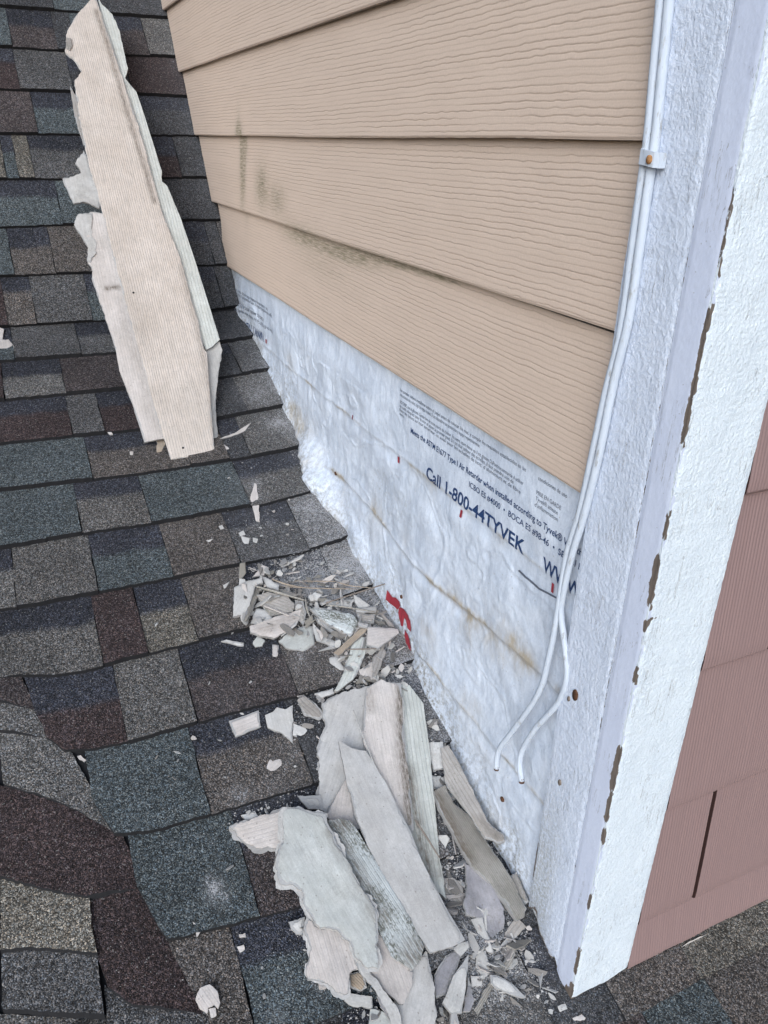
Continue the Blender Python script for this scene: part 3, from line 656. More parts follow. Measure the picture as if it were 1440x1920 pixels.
def wrap_blob(name, polypx, mat, off=0.0018):
    q = np.array([hit_axis(p, 0, XW - 0.010)[1:] for p in polypx]); Q = []
    for a in range(len(q)):
        for t in np.linspace(0, 1, 8, endpoint=False): Q.append(q[a] + (q[(a + 1) % len(q)] - q[a]) * t)
    lo2, hi2 = np.min(Q, 0), np.max(Q, 0)
    gx, gy = np.meshgrid(np.arange(lo2[0], hi2[0], 0.003), np.arange(lo2[1], hi2[1], 0.003))
    r = geometry.delaunay_2d_cdt([Vector(p) for p in Q] + [Vector(p) for p in zip(gx.ravel(), gy.ravel())], [], [list(range(len(Q)))], 1, 1e-6)
    v = np.array([(p[0], p[1]) for p in r[0]]); return on_wrap(name, v[:, 0], v[:, 1], [list(f)[::-1] for f in r[2]], mat, off)
wrap_blob('red_logo', [(722, 1107), (729, 1121), (736, 1122), (742, 1130), (744, 1137), (739, 1145), (733, 1139), (725, 1131), (720, 1125)], MRED)
wrap_blob('red_logo', [(744, 1140), (752, 1145), (759, 1155), (762, 1166), (764, 1188), (758, 1180), (754, 1164), (750, 1160), (749, 1176), (745, 1174), (740, 1150), (741, 1142)], MRED)
wrap_blob('red_logo', [(752, 1182), (757, 1190), (762, 1204), (763, 1222), (757, 1218), (753, 1200)], MRED)
for p in ([(960, 1073), (963, 1071), (1000, 1105), (1040, 1127), (1039, 1130), (998, 1108)],): wrap_blob('crease_line', p, MGREY, 0.0012)
def wrap_nail(px, r):
    q = hit_axis(px, 0, XW - 0.006); a = np.linspace(0, 2 * math.pi, 12, endpoint=False)
    xx = float(wrap_x(q[1], q[2])); V = [(xx - 0.0035, q[1], q[2])] + [(xx - 0.0025, q[1] + r * math.cos(t), q[2] + r * math.sin(t)) for t in a] + [(xx + 0.002, q[1] + r * 1.05 * math.cos(t), q[2] + r * 1.05 * math.sin(t)) for t in a]
    F = [(0, 1 + (i + 1) % 12, 1 + i) for i in range(12)] + [(1 + i, 1 + (i + 1) % 12, 13 + (i + 1) % 12, 13 + i) for i in range(12)]
    return build('nail_head', V, F, MRUST, wrap)
for p, r in (((938, 1500), 0.0042), ((1081, 999), 0.005), ((748, 1120), 0.0036), ((628, 888), 0.004)): wrap_nail(p, r)

# siding planks: real grooves pressed into each face
def plank(zf, seed, top=0.182):
    """zf: (z at y = 0, slope of the lower edge along y)"""
    nu = 820; nv = 250
    ya = 0.1165
    def yend(z): return 1.677 + (z - ZK) / SU - 0.024 + 0.003 * vn(z * 80, z * 0, seed)
    tv = np.linspace(0, 1, nv)[:, None] ** 1.0; tu = np.linspace(0, 1, nu)[None]
    zl = zf[0]; z1 = zl + top * tv
    yb = yend(np.maximum(z1, zl + 0.012 * (1 - tv) * 0))
    if seed == 1: yb = yb + 0.07 * (1 - sstep(0.0, 0.75, tv)) - 0.030 * (1 - sstep(0, 0.10, tv))
    y = ya + (yb - ya) * tu
    z = z1 + zf[1] * y + 0.0016 * fbm(y * 3, y * 0 + seed, 90)
    # wavy grain lines
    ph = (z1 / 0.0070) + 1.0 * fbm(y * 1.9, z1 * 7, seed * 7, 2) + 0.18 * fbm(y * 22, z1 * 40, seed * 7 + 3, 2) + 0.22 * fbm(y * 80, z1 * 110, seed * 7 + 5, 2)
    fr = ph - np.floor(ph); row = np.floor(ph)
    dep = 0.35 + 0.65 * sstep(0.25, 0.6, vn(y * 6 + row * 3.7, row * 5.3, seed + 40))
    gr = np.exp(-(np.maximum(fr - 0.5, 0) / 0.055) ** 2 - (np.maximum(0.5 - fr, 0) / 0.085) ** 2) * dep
    slope_lip = 0.25 * fr
    x = 0.004 + 0.0125 * tv - 0.0002 + 0.0008 * gr - 0.0005 * slope_lip + 0.0004 * fbm(y * 20, z1 * 40, seed + 60)
    x = x + 0.0016 * (1 - sstep(0, 0.018, tv))                      # eased lower edge
    mil = np.zeros_like(y + z)
    for (px, ry, rz, a) in [((452, 290), 0.024, 0.07, 1.5), ((452, 262), 0.03, 0.03, 1.2), ((490, 350), 0.05, 0.045, 1.1), ((520, 375), 0.06, 0.03, 0.8), ((455, 350), 0.03, 0.08, 0.55), ((640, 475), 0.14, 0.014, 1.4), ((720, 488), 0.12, 0.007, 1.6), ((560, 440), 0.12, 0.022, 1.0), ((810, 516), 0.06, 0.005, 1.3), ((820, 520), 0.05, 0.004, 0.8), ((600, 500), 0.16, 0.03, 0.3), ((760, 690), 0.05, 0.03, 0.2)]:
        q = hit_axis(px, 0, 0.008); mil = mil + a * np.exp(-((y - q[1]) / ry) ** 2 - ((z - q[2]) / rz) ** 2)
    P = np.stack([x + 0 * y, y + 0 * x, z + 0 * x], -1)[:, ::-1]
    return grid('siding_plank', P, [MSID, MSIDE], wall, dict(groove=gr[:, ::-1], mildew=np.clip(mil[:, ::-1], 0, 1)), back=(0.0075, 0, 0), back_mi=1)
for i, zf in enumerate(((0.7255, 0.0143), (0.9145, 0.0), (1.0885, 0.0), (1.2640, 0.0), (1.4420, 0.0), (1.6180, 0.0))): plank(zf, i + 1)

# ------------------------------------------------------------------ corner trim
trim = empty('corner_trim', (0, 0, 0)); tag(trim, 'white painted corner boards, rough and chipped along the outer edge', 'corner trim')
ZT = 2.35
CHIPS = [((1378, 345), 16, .25), ((1368, 395), 26, .4), ((1352, 470), 22, .35), ((1320, 622), 26, .8), ((1306, 680), 42, 1), ((1294, 738), 18, .7), ((1284, 785), 30, 1), ((1248, 985), 18, .8), ((1221, 1075), 28, 1.6), ((1220, 1105), 25, 1.2), ((1203, 1168), 10, 1), ((1190, 1265), 14, .9), ((1155, 1425), 28, 1.5), ((1152, 1460), 26, 1.6), ((1141, 1515), 30, 1.2), ((1128, 1565), 16, .9), ((1104, 1690), 18, 1.0), ((1080, 1800), 34, 1.2), ((1066, 1850), 22, 1.6), ((1060, 1870), 20, 2.2)]
CH = [(hit_axis(p, 0, 0.0)[2], hh * 0.00085, w) for p, hh, w in CHIPS]
def chip_edge(d, z):
    """d: distance from the outer edge on the side face"""
    c = np.zeros(np.broadcast(d, z).shape)
    for zc, hz, w in CH: c = np.maximum(c, 1.25 * sstep(1.6, 0.5, np.abs(z - zc) / hz) * np.exp(-(d / (0.0052 * w)) ** 2))
    return c
def board_face(name, axis, a0, a1, cut, mat, amp, seed, chipf, grimef, parent, back, na, zt=ZT, edge_round=0.0009):
    t = np.linspace(0, 1, na); z_ = np.linspace(0, 1, 620) ** 1.35
    A, Tz = np.meshgrid(a0 + (a1 - a0) * t, z_)
    zc = cut(A); Z = zc + (zt - zc) * Tz
    rough = amp * (0.38 * fbm(A * 170, Z * 170, seed, 3) + 0.45 * fbm(A * 26, Z * 20, seed + 3, 3) + 0.40 * fbm(A * 9, Z * 150, seed + 5, 3))
    e = np.minimum(A - min(a0, a1), max(a0, a1) - A); rd = edge_round * (1 - sstep(0, 0.006, e))
    D = rough + rd
    Pn = np.stack([D, A, Z], -1) if axis == 0 else np.stack([A, D, Z], -1)
    return grid(name, Pn, mat, parent, dict(chip=chipf(A, Z), grime=grimef(A, Z)), back=back)
def cutA(y): return 0.385 * y + 0.004 + 0.010 * fbm(y * 60, y * 0, 5) + 0.018 * gauss(y - 0.10, 0.012) + 0.012 * gauss(y - 0.045, 0.006)
wA = empty('corner_board', (0, 0, 0)); wA.parent = trim
def chA(y, z):
    c = 0.9 * gauss(y - 0.116, 0.004) * gauss(z - 0.15, 0.05) + 1.0 * gauss(y - 0.100, 0.009) * gauss(z - 0.055, 0.022)
    c = np.maximum(c, 0.72 * np.exp(-np.maximum(z - cutA(y), 0) / 0.010))
    c = np.maximum(c, 0.48 * gauss(y - 0.0385 - 0.001 * fbm(z * 30, z * 0, 44), 0.0012) * (0.75 + 0.5 * sstep(-.2, .3, fbm(z * 8, z * 0, 45))))
    return c
gA = lambda y, z: 1.0 * (1 - sstep(0.10, 0.40, z)) * sstep(0.05, 0.09, y) + 0.12
bA = board_face('rough_side_board', 0, 0.116, 0.0378, cutA, MTA, 0.0014, 101, chA, gA, trim, (0.0135, 0, 0), 64)
chE = lambda y, z: np.maximum(chip_edge(y, z), 0.95 * np.exp(-np.maximum(z - 0.002, 0) / 0.022) * sstep(0.034, 0.006, y))
cutE = lambda y: 0.385 * y + 0.000 + 0.006 * fbm(y * 90, y * 0, 15)
bE = board_face('smooth_board_edge', 0, 0.0370, 0.0006, cutE, MTE, 0.0004, 131, chE, lambda y, z: 0.10 + 0 * y, trim, (0.02, 0, 0), 40, edge_round=0.0007)
cutB = lambda x: 0.002 + 0.010 * sstep(0.05, 0.10, x) + 0.003 * fbm(x * 50, x * 0, 25)
bB = board_face('front_board', 1, 0.0004, 0.099, cutB, MTB, 0.0013, 161, lambda x, z: 0.62 * chip_edge(x * 2.6, z), lambda x, z: 0.08 + 0 * x, trim, (0, 0.03, 0), 76, edge_round=0.0007)
bpy.data.objects.remove(wA)
def face_nail(px, r, mat):
    q = hit_axis(px, 0, 0.0); a = np.linspace(0, 2 * math.pi, 12, endpoint=False); x0 = -0.0014
    V = [(x0 + 0.0006, q[1], q[2])] + [(x0, q[1] + r * math.cos(t), q[2] + 1.7 * r * math.sin(t)) for t in a] + [(0.003, q[1] + r * math.cos(t), q[2] + 1.7 * r * math.sin(t)) for t in a]
    F = [(0, 1 + (i + 1) % 12, 1 + i) for i in range(12)] + [(1 + i, 1 + (i + 1) % 12, 13 + (i + 1) % 12, 13 + i) for i in range(12)]
    return build('nail_head', V, F, mat, trim)
face_nail((1079, 1303), 0.0048, MRUST); face_nail((1050, 1467), 0.0028, MNAIL); face_nail((1067, 1310), 0.0022, MNAIL)

# ------------------------------------------------------------------ wall with rose shingle siding
wb = empty('shingled_wall', (0, 0, 0)); tag(wb, 'wall in rose brown shingle siding beside the bright white corner board', 'wall')
boxmesh('sheathing', (0.16, 0.02, -0.03), (0.95, 0.10, 2.4), MOSB, wb)
def shingle(x0, x1, z0, z1, seed, ragged=False):
    nu = int((x1 - x0) / 0.001); nv = 64
    X, Tz = np.meshgrid(np.linspace(x0, x1, nu), np.linspace(0, 1, nv) ** 1.7)
    zb = z0 + (0.004 * fbm(X * 22, X * 0, seed + 9, 3) if ragged else 0.0004 * fbm(X * 40, X * 0, seed))
    Z = zb + (z1 + 0.012 - zb) * Tz
    ph = X / 0.0047 + 0.6 * fbm(X * 30, Z * 2, seed, 3); fr = ph - np.floor(ph); row = np.floor(ph)
    gr = np.exp(-((fr - 0.5) / 0.16) ** 2) * (0.4 + 0.6 * vn(row * 3.3, Z * 4, seed + 2))
    Yv = -0.0015 + 0.015 * Tz + 0.0008 * gr + 0.0003 * fbm(X * 40, Z * 40, seed + 4) + 0.0060 * (1 - sstep(0, 0.03, Tz)) + 0.0012 * (1 - sstep(0.0, 0.10, Tz))
    return grid('siding_shingle', np.stack([X, Yv, Z], -1), [MROSE, MROSEG], wb, dict(groove=gr), back=(0, 0.007, 0), back_mi=1)
ROWS = [(0.003, 0.098, [0.1005, 0.55, 0.95], True), (0.098, 0.3175, [0.1005, 0.2005, 0.52, 0.95], False), (0.3175, 0.5386, [0.1005, 0.36, 0.66, 0.95], False), (0.5386, 0.762, [0.1005, 0.2075, 0.44, 0.95], False), (0.762, 0.985, [0.1005, 0.30, 0.62, 0.95], False), (0.985, 1.21, [0.1005, 0.2, 0.5, 0.95], False), (1.21, 1.43, [0.1005, 0.34, 0.7, 0.95], False), (1.43, 1.65, [0.1005, 0.25, 0.6, 0.95], False)]
for i, (z0, z1, xs_, rg) in enumerate(ROWS):
    for a, b in zip(xs_[:-1], xs_[1:]): shingle(a + (0.0 if a < 0.11 else 0.0038), b - 0.0038, z0, z1, i * 31 + int(a * 100), rg)
boxmesh('gap_backing', (0.1005, 0.0205, 0.01), (0.94, 0.0245, 1.8), MROSEG, wb)
# ragged broken strip of pale cement under the lowest shingles
xs_ = np.linspace(0.112, 0.30, 90)
zb_ = -0.004 + 0.004 * fbm(xs_ * 40, xs_ * 0, 7); zt_ = zb_ + 0.0004 + 0.016 * np.clip(fbm(xs_ * 16, xs_ * 0, 8, 5) + 0.10, 0, 1) * gauss(xs_ - 0.19, 0.07)
V = np.concatenate([np.column_stack([xs_, 0 * xs_ - 0.0030, zt_]), np.column_stack([xs_, 0 * xs_ - 0.0030, zb_]), np.column_stack([xs_, 0 * xs_ + 0.012, zb_])]); n = len(xs_)
F = [(i + n, i + n + 1, i + 1, i) for i in range(n - 1)] + [(i + 2 * n, i + 2 * n + 1, i + n + 1, i + n) for i in range(n - 1)]
build('broken_edge', V, F, MCHIPW, wb, smooth=False)

# ------------------------------------------------------------------ cables
def cpath(pts): return [hit_axis(p[:2], 0, p[2]) for p in pts]
c1 = [(1248, -120, -.005), (1239, 0, -.005), (1228, 120, -.005), (1215, 260, -.005), (1201, 360, -.005), (1186, 470, -.005), (1165, 620, -.005), (1138, 730, -.006), (1112, 850, -.006), (1087, 960, -.004), (1063, 1040, -.003), (1050, 1120, -.002), (1042, 1170, -.002), (1030, 1230, -.003), (1010, 1300, -.004), (962, 1370, -.010), (936, 1406, -.014), (931, 1440, -.016)]
c2 = [(1266, -120, -.004), (1255, 0, -.004), (1243, 120, -.004), (1229, 260, -.004), (1214, 360, -.005), (1200, 462, -.005), (1179, 600, -.005), (1152, 712, -.006), (1124, 850, -.006), (1097, 960, -.004), (1073, 1040, -.003), (1057, 1110, -.001), (1052, 1150, 0.0), (1060, 1215, .001), (1063, 1270, .001), (1046, 1318, 0.0), (1003, 1368, -.006), (976, 1418, -.010), (978, 1464, -.012)]
t1 = empty('coaxial_cable'); tag(t1, 'white painted cable hanging down the wall, the end curling farther out over the house wrap', 'cable', 'cables along the corner')
tube('jacket', cpath(c1), [0.0045] * 9 + [0.0042] * 9, MCAB, t1)
e1 = cpath(c1)[-2:]; d1 = (e1[1] - e1[0]); d1 /= np.linalg.norm(d1); tube('cable_core', [e1[1] - d1 * 0.004, e1[1] + d1 * 0.0030], 0.0040, MCABE, t1, 8, samples=2)
t2 = empty('coaxial_cable'); tag(t2, 'white painted cable hugging the corner board, its cut end pointing down nearest the board', 'cable', 'cables along the corner')
tube('jacket', cpath(c2), [0.0045] * 10 + [0.0042] * 9, MCAB, t2)
e2 = cpath(c2)[-2:]; d2 = (e2[1] - e2[0]); d2 /= np.linalg.norm(d2); tube('cable_core', [e2[1] - d2 * 0.004, e2[1] + d2 * 0.0030], 0.0040, MCABE, t2, 8, samples=2)
q = hit_axis((1218, 297), 0, -0.011)
clip = empty('cable_clip', tuple(q)); tag(clip, 'white plastic cable clip nailed over both cables with a rusty nail', 'cable clip')
def arch(w, hh, d):
    """strap over the two cables, in local coordinates: y across, z up, -x out"""
    pr = [(-0.0165, 0.010), (-0.016, 0.0), (-0.0135, -0.0025), (0.0, -0.0035), (0.010, -0.003), (0.0145, 0.0005), (0.015, 0.010)]
    pi = [(a * 0.80, b + 0.0022) for a, b in pr]
    V = []; n = len(pr)
    for z in (-hh, hh):
        for a, b in pr: V.append((b, -a, z - a * 0.12))
        for a, b in pi: V.append((b, -a, z - a * 0.12))
    F = []
    for i in range(n - 1):
        F += [(i, i + 1, 2 * n + i + 1, 2 * n + i), (n + i + 1, n + i, 3 * n + i, 3 * n + i + 1), (i + 1, i, n + i, n + i + 1), (2 * n + i, 2 * n + i + 1, 3 * n + i + 1, 3 * n + i)]
    return V, F
V, F = arch(0.016, 0.0075, 0)
clip.scale = (0.82, 0.80, 0.82)
build('strap', V, F, MCAB, clip, smooth=False)
nv_ = 12; a = np.linspace(0, 2 * math.pi, nv_, endpoint=False)
V = [(-0.0068, -0.0045, -0.001)] + [(-0.0058, -0.0045 + 0.0036 * math.cos(t), -0.001 + 0.0044 * math.sin(t)) for t in a] + [(-0.0015, -0.0045 + 0.0036 * math.cos(t), -0.001 + 0.0044 * math.sin(t)) for t in a]
build('nail_head', V, [(0, 1 + (i + 1) % nv_, 1 + i) for i in range(nv_)] + [(1 + i, 1 + (i + 1) % nv_, 1 + nv_ + (i + 1) % nv_, 1 + nv_ + i) for i in range(nv_)], MRUSTY, clip)
#SHARDS#

# ------------------------------------------------------------------ broken siding
def hit_plane(px, P0, n):
    d = ray(px); return CAM + d * (np.dot(P0 - CAM, n) / np.dot(d, n))
def plane_from(px, h, sx=0.0, sy=0.0):
    c = hit_slope(px, h); n = np.array([-sx, -(SL + sy), 1.0]); return c, n / np.linalg.norm(n)
def shard(name, poly, mat, label=None, cat=None, h=0.006, tilt=(0, 0), thick=0.0065, grain=None, jag=0.0018, step=0.006, relief=0.0010, emat=None, group=None, plane=None, curl=0.0, smoothe=(), parent=None, seed=None, peel=0.006, layer=0.0, lmat=None, smear=None):
    """a broken piece of board: traced outline with real thickness, torn rim and uneven faces; local x runs along its grain"""
    sd = (abs(hash(tuple(poly[0]))) % 9973) if seed is None else seed
    rnd = random.Random(sd)
    cx = np.mean([p[0] for p in poly]); cy = np.mean([p[1] for p in poly])
    P0, n = plane if plane is not None else plane_from((cx, cy), h, *tilt)
    P = np.array([hit_plane(p, P0, n) for p in poly]); O = P.mean(0)
    if grain is not None: ex = hit_plane(grain[1], P0, n) - hit_plane(grain[0], P0, n)
    else:
        u, s_, vt = np.linalg.svd(P - O); ex = vt[0]
    ex = ex - n * (ex @ n); ex = ex / np.linalg.norm(ex); ey = np.cross(n, ex)
    p2 = np.column_stack([(P - O) @ ex, (P - O) @ ey])
    ar = 0.5 * sum(p2[i, 0] * p2[(i + 1) % len(p2), 1] - p2[(i + 1) % len(p2), 0] * p2[i, 1] for i in range(len(p2)))
    sm = set(smoothe)
    if ar < 0: 
        p2 = p2[::-1]; k = len(p2); sm = {(k - 2 - i) % k for i in sm}
    Q = []
    for i in range(len(p2)):
        a, b = p2[i], p2[(i + 1) % len(p2)]; L = np.linalg.norm(b - a); m = max(1, int(L / max(step * 0.4, 0.0018)))
        nrm = np.array([-(b - a)[1], (b - a)[0]]) / (L + 1e-9); j = 0.0 if i in sm else min(jag, L * 0.28); ph = rnd.random() * 50
        for t in range(m):
            f = t / m; w = math.sin(math.pi * f) ** 0.5 if m > 1 else 0
            e = j * w * (float(fbm(ph + f * L / 0.014, 0.5, sd % 97, 5)) * 1.7)
            Q.append(a + (b - a) * f + nrm * e)
    Q = np.array(Q); nq = len(Q)
    lo2, hi2 = Q.min(0), Q.max(0)
    gx, gy = np.meshgrid(np.arange(lo2[0] + step / 2, hi2[0], step), np.arange(lo2[1] + step / 2, hi2[1], step))
    g = np.column_stack([gx.ravel(), gy.ravel()]) + (np.random.default_rng(sd).random((gx.size, 2)) - 0.5) * step * 0.5
    if len(g): 
        dmin = np.sqrt(((g[:, None, :] - Q[None]) ** 2).sum(-1)).min(1); g = g[dmin > step * 0.45]
    r = geometry.delaunay_2d_cdt([Vector(q) for q in Q] + [Vector(q) for q in g], [], [list(range(nq))], 1, 1e-7)
    v = np.array([(p[0], p[1]) for p in r[0]]); 
    rimset = np.zeros(len(v), bool); d2 = np.sqrt(((v[:, None] - Q[None]) ** 2).sum(-1)); near = d2.min(1); rimi = near < 1e-6
    wy = max(1e-4, (hi2[1] - lo2[1]) / 2)
    def zt(x, y, rim): return relief * 2.2 * fbm(x * 28 + sd, y * 34, sd % 31, 3) + curl * ((y - (lo2[1] + hi2[1]) / 2) / wy) ** 2 - rim * (0.0002 + 0.0006 * vn(x * 90 + sd, y * 90, 3))
    zz = zt(v[:, 0], v[:, 1], rimi * 1.0)
    pa = np.clip(0.5 + 1.1 * fbm(v[:, 0] * 24 + sd, v[:, 1] * 24, 8, 3) + 0.02 - near / max(peel, 1e-5) * 0.8, 0, 1) if peel > 0 else np.zeros(len(v))
    zz = zz - 0.0008 * sstep(0.4, 0.6, pa)
    o = len(v); V = [np.column_stack([v, zz])]
    zq = zt(Q[:, 0], Q[:, 1], np.ones(nq)) - 0.0008 * (0.7 if peel > 0 else 0); ctr = Q.mean(0)
    dirq = np.roll(Q, -1, 0) - np.roll(Q, 1, 0); nq2 = np.column_stack([dirq[:, 1], -dirq[:, 0]]); nq2 /= np.linalg.norm(nq2, axis=1)[:, None] + 1e-9
    out = (0.0014 * fbm(Q[:, 0] * 70 + sd, Q[:, 1] * 70, 5, 3) + 0.0003) * min(1, jag / 0.002 + 0.1)
    mid = Q + nq2 * out[:, None]; low = Q + nq2 * (out * 0.6 - 0.0006)[:, None]
    V += [np.column_stack([Q, zq]), np.column_stack([mid, zq - thick * 0.5]), np.column_stack([low, zq - thick])]
    F = [tuple(f) for f in r[2]]; mi = [0] * len(F)
    for i in range(nq):
        j = (i + 1) % nq
        F += [(o + i, o + nq + i, o + nq + j, o + j), (o + nq + i, o + 2 * nq + i, o + 2 * nq + j, o + nq + j)]; mi += [1, 1]
    F.append(tuple(o + 2 * nq + i for i in range(nq - 1, -1, -1))); mi.append(1)
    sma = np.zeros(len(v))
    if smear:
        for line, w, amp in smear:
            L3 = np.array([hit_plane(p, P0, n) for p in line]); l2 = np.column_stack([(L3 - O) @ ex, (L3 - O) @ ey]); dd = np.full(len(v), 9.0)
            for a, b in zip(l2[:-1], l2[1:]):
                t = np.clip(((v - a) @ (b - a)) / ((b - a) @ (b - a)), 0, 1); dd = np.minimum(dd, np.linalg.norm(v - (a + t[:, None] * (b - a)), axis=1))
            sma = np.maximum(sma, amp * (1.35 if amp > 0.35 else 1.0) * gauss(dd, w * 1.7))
    ob = build(name, np.concatenate(V), F, [mat, emat or MCORE], parent, mi, dict(peel=np.concatenate([pa, np.zeros(3 * nq)]), smear=np.concatenate([sma, np.zeros(3 * nq)])), smooth=True)
    me = ob.data; me.polygons.foreach_set('use_smooth', np.array([m == 0 for m in mi]))
    if abs(ar) > 0.0011 and layer:
        o2 = np.clip(fbm(Q[:, 0] * 42 + sd, Q[:, 1] * 42, 18, 4) + 0.12, 0, 1) * layer * 2.2 + 0.0003
        R1_ = Q + nq2 * o2[:, None]; z1 = zq - thick * 0.40
        VL = np.concatenate([np.column_stack([R1_, z1]), np.column_stack([Q + nq2 * (o2 * 0.75)[:, None], z1 - thick * 0.5])])
        FL_ = [tuple(range(nq))] + [(i, nq + i, nq + (i + 1) % nq, (i + 1) % nq) for i in range(nq)]
        build('torn_layer', VL, FL_, lmat or MCORE, ob, smooth=False)
    Mx = Matrix(((ex[0], ey[0], n[0], O[0]), (ex[1], ey[1], n[1], O[1]), (ex[2], ey[2], n[2], O[2]), (0, 0, 0, 1)))
    ob.matrix_world = Mx
    return tag(ob, label, cat, group)

# boards leaning across the bend of the roof
B0 = hit_slope((365, 850), 0.013); T0 = hit_slope((165, 10), 0.012, 0, SU, (0, YK, ZK))
bt = T0 - B0; bt /= np.linalg.norm(bt); lat = np.array([1.0, 0, 0]); lat -= bt * lat[0]; nL = np.cross(lat, bt); nL /= np.linalg.norm(nL)
if nL[2] < 0: nL = -nL
nL = nL + 0.06 * lat; nL /= np.linalg.norm(nL)
def lean(d): return (B0 + nL * d, nL)
GL = ((365, 850), (165, 10))
GRP = 'boards leaning on the roof'
shard('siding_board', [(172, -6), (180, -6), (195, 41), (211, 86), (224, 128), (236, 166), (256, 224), (272, 278), (288, 340), (300, 384), (319, 435), (339, 486), (355, 544), (371, 601), (383, 655), (388, 662), (391, 704), (396, 768), (401, 825), (403, 846), (410, 848), (332, 859), (321, 861), (307, 819), (292, 774), (275, 704), (256, 640), (246, 607), (230, 544), (214, 486), (198, 416), (192, 397), (182, 355), (169, 319), (160, 275), (155, 249), (146, 200), (140, 150), (153, 134), (140, 112), (123, 99), (124, 64), (140, 32), (160, 10)],
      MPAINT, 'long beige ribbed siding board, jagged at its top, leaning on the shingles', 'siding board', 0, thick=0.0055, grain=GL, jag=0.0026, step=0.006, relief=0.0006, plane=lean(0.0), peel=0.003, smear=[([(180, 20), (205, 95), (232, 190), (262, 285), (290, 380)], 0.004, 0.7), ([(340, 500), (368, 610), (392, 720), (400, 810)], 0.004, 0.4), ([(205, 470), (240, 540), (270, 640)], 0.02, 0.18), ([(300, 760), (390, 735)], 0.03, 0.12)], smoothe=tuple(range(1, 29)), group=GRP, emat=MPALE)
shard('siding_board', [(150, 420), (170, 396), (205, 400), (250, 560), (300, 740), (318, 822), (296, 823.5), (271, 829), (249, 758), (224, 694), (217, 655), (204, 614), (172, 521), (174, 508), (164, 489), (166, 464), (140, 422), (145, 401)],
      MPINK, 'narrower whitish siding board lying underneath the long beige one', 'siding board', 0, thick=0.0055, grain=GL, jag=0.002, relief=0.0006, plane=lean(-0.011), smear=[([(200, 541), (222, 538)], 0.004, 0.9), ([(225, 560), (262, 700), (290, 800)], 0.008, 0.3)], smoothe=(6, 7, 8, 9, 10), group=GRP)  # second line is painted shade beside the long beige board
shard('siding_board', [(183, -6), (192, 9), (211, 27), (224, 57), (236, 112), (240, 128), (235, 147), (256, 172), (271, 217), (287, 268), (303, 319), (304, 340), (314, 349), (339, 409), (361, 473), (383, 543), (409, 626), (412, 636), (399, 649), (386, 655), (372, 620), (345, 540), (310, 430), (270, 300), (225, 160), (195, 50)],
      MRIB, 'pale green ribbed strip of board showing its back along the long beige board', 'siding board', 0, thick=0.0055, grain=GL, jag=0.0016, relief=0.0006, plane=lean(-0.0095), smoothe=(7, 8, 9, 12, 13, 14, 15, 16, 19, 20, 21, 22, 23, 24, 25), peel=0, group=GRP)
shard('siding_board', [(412, 640), (417, 656), (409, 704), (404, 768), (409, 819), (409, 844), (396, 846), (380, 760), (372, 640)],
      MPALE, 'torn greyish end of board poking out below the pale green strip', 'siding board', 0, thick=0.006, grain=GL, jag=0.002, plane=lean(-0.019), group=GRP)
shard('siding_shard', [(157, 281), (141, 307), (153, 326), (117, 335), (131, 368), (138, 381), (160, 379), (186, 388), (190, 360), (172, 320)],
      MPALE, 'jagged bluish white flake sticking out left of the long beige board', 'siding shard', 0, thick=0.005, grain=GL, jag=0.003, step=0.005, plane=lean(-0.0095), relief=0.002)
shard('siding_shard', [(131, 160), (140, 176), (152, 200), (160, 262), (157, 272), (148, 245), (139, 212)],
      MDUSTY, 'thin brownish strip on the upper left rim of the long beige board', 'siding shard', 0, thick=0.004, grain=GL, jag=0.0012, step=0.005, plane=lean(-0.0092))
shard('siding_shard', [(293, 824), (304, 818), (310, 832), (302, 846), (294, 848)], MTAN, 'small torn tan flap between the two lower ends of the leaning boards', 'siding shard', 0.009, step=0.004, thick=0.002, jag=0.003)
shard('siding_shard', [(139, 421), (146, 401), (160, 398), (174, 399), (171, 428), (180, 455), (178, 478), (170, 492), (163, 488), (166, 464), (152, 440)],
      MPALE, 'bluish torn skin on the upper left rim of the whitish board', 'siding shard', 0, thick=0.003, grain=GL, jag=0.003, step=0.004, plane=lean(-0.0088), relief=0.002)
shard('siding_shard', [(124, 70), (133, 72), (136, 84), (131, 94), (124, 90)], MDUSTY, 'dark grey chip on the rim near the top of the long beige board', 'siding shard', 0, thick=0.003, grain=GL, jag=0.001, step=0.004, plane=lean(0.0035), peel=0)
def lean_hole(px, r):
    q = hit_plane(px, *lean(0.0003)); a = np.linspace(0, 2 * math.pi, 10, endpoint=False); ey = np.cross(nL, bt)
    return [(q + nL * 0.0008)] + [q + nL * 0.0008 + r * (math.cos(t) * bt + math.sin(t) * ey) for t in a]

LB = bpy.data.objects['siding_board']
def board_hole(px, r):
    q = hit_plane(px, *lean(0.0)); M_ = np.array(LB.matrix_world.inverted()); l = M_[:3, :3] @ q + M_[:3, 3]
    a = np.linspace(0, 2 * math.pi, 10, endpoint=False)
    V = [(l[0], l[1], l[2] + 0.0018)] + [(l[0] + r * math.cos(t), l[1] + r * math.sin(t), l[2] + 0.0015) for t in a] + [(l[0] + r * math.cos(t), l[1] + r * math.sin(t), l[2] - 0.003) for t in a]
    build('nail_hole', V, [(0, 1 + i, 1 + (i + 1) % 10) for i in range(10)] + [(1 + i, 11 + i, 11 + (i + 1) % 10, 1 + (i + 1) % 10) for i in range(10)], MASPH, LB)
bpy.context.view_layer.update()
for p, r in (((250, 549), 0.0022), ((343, 840), 0.0024)): board_hole(p, r)
def f1(x, y): return (400 + x * 0.30556, 1020 + y * 0.30556)
def f2(x, y): return (400 + x * 0.30556, 1260 + y * 0.30556)
def f3(x, y): return (500 + x * 0.36111, 1540 + y * 0.36111)
def f4(x, y): return (760 + x * 0.25, 1340 + y * 0.25)
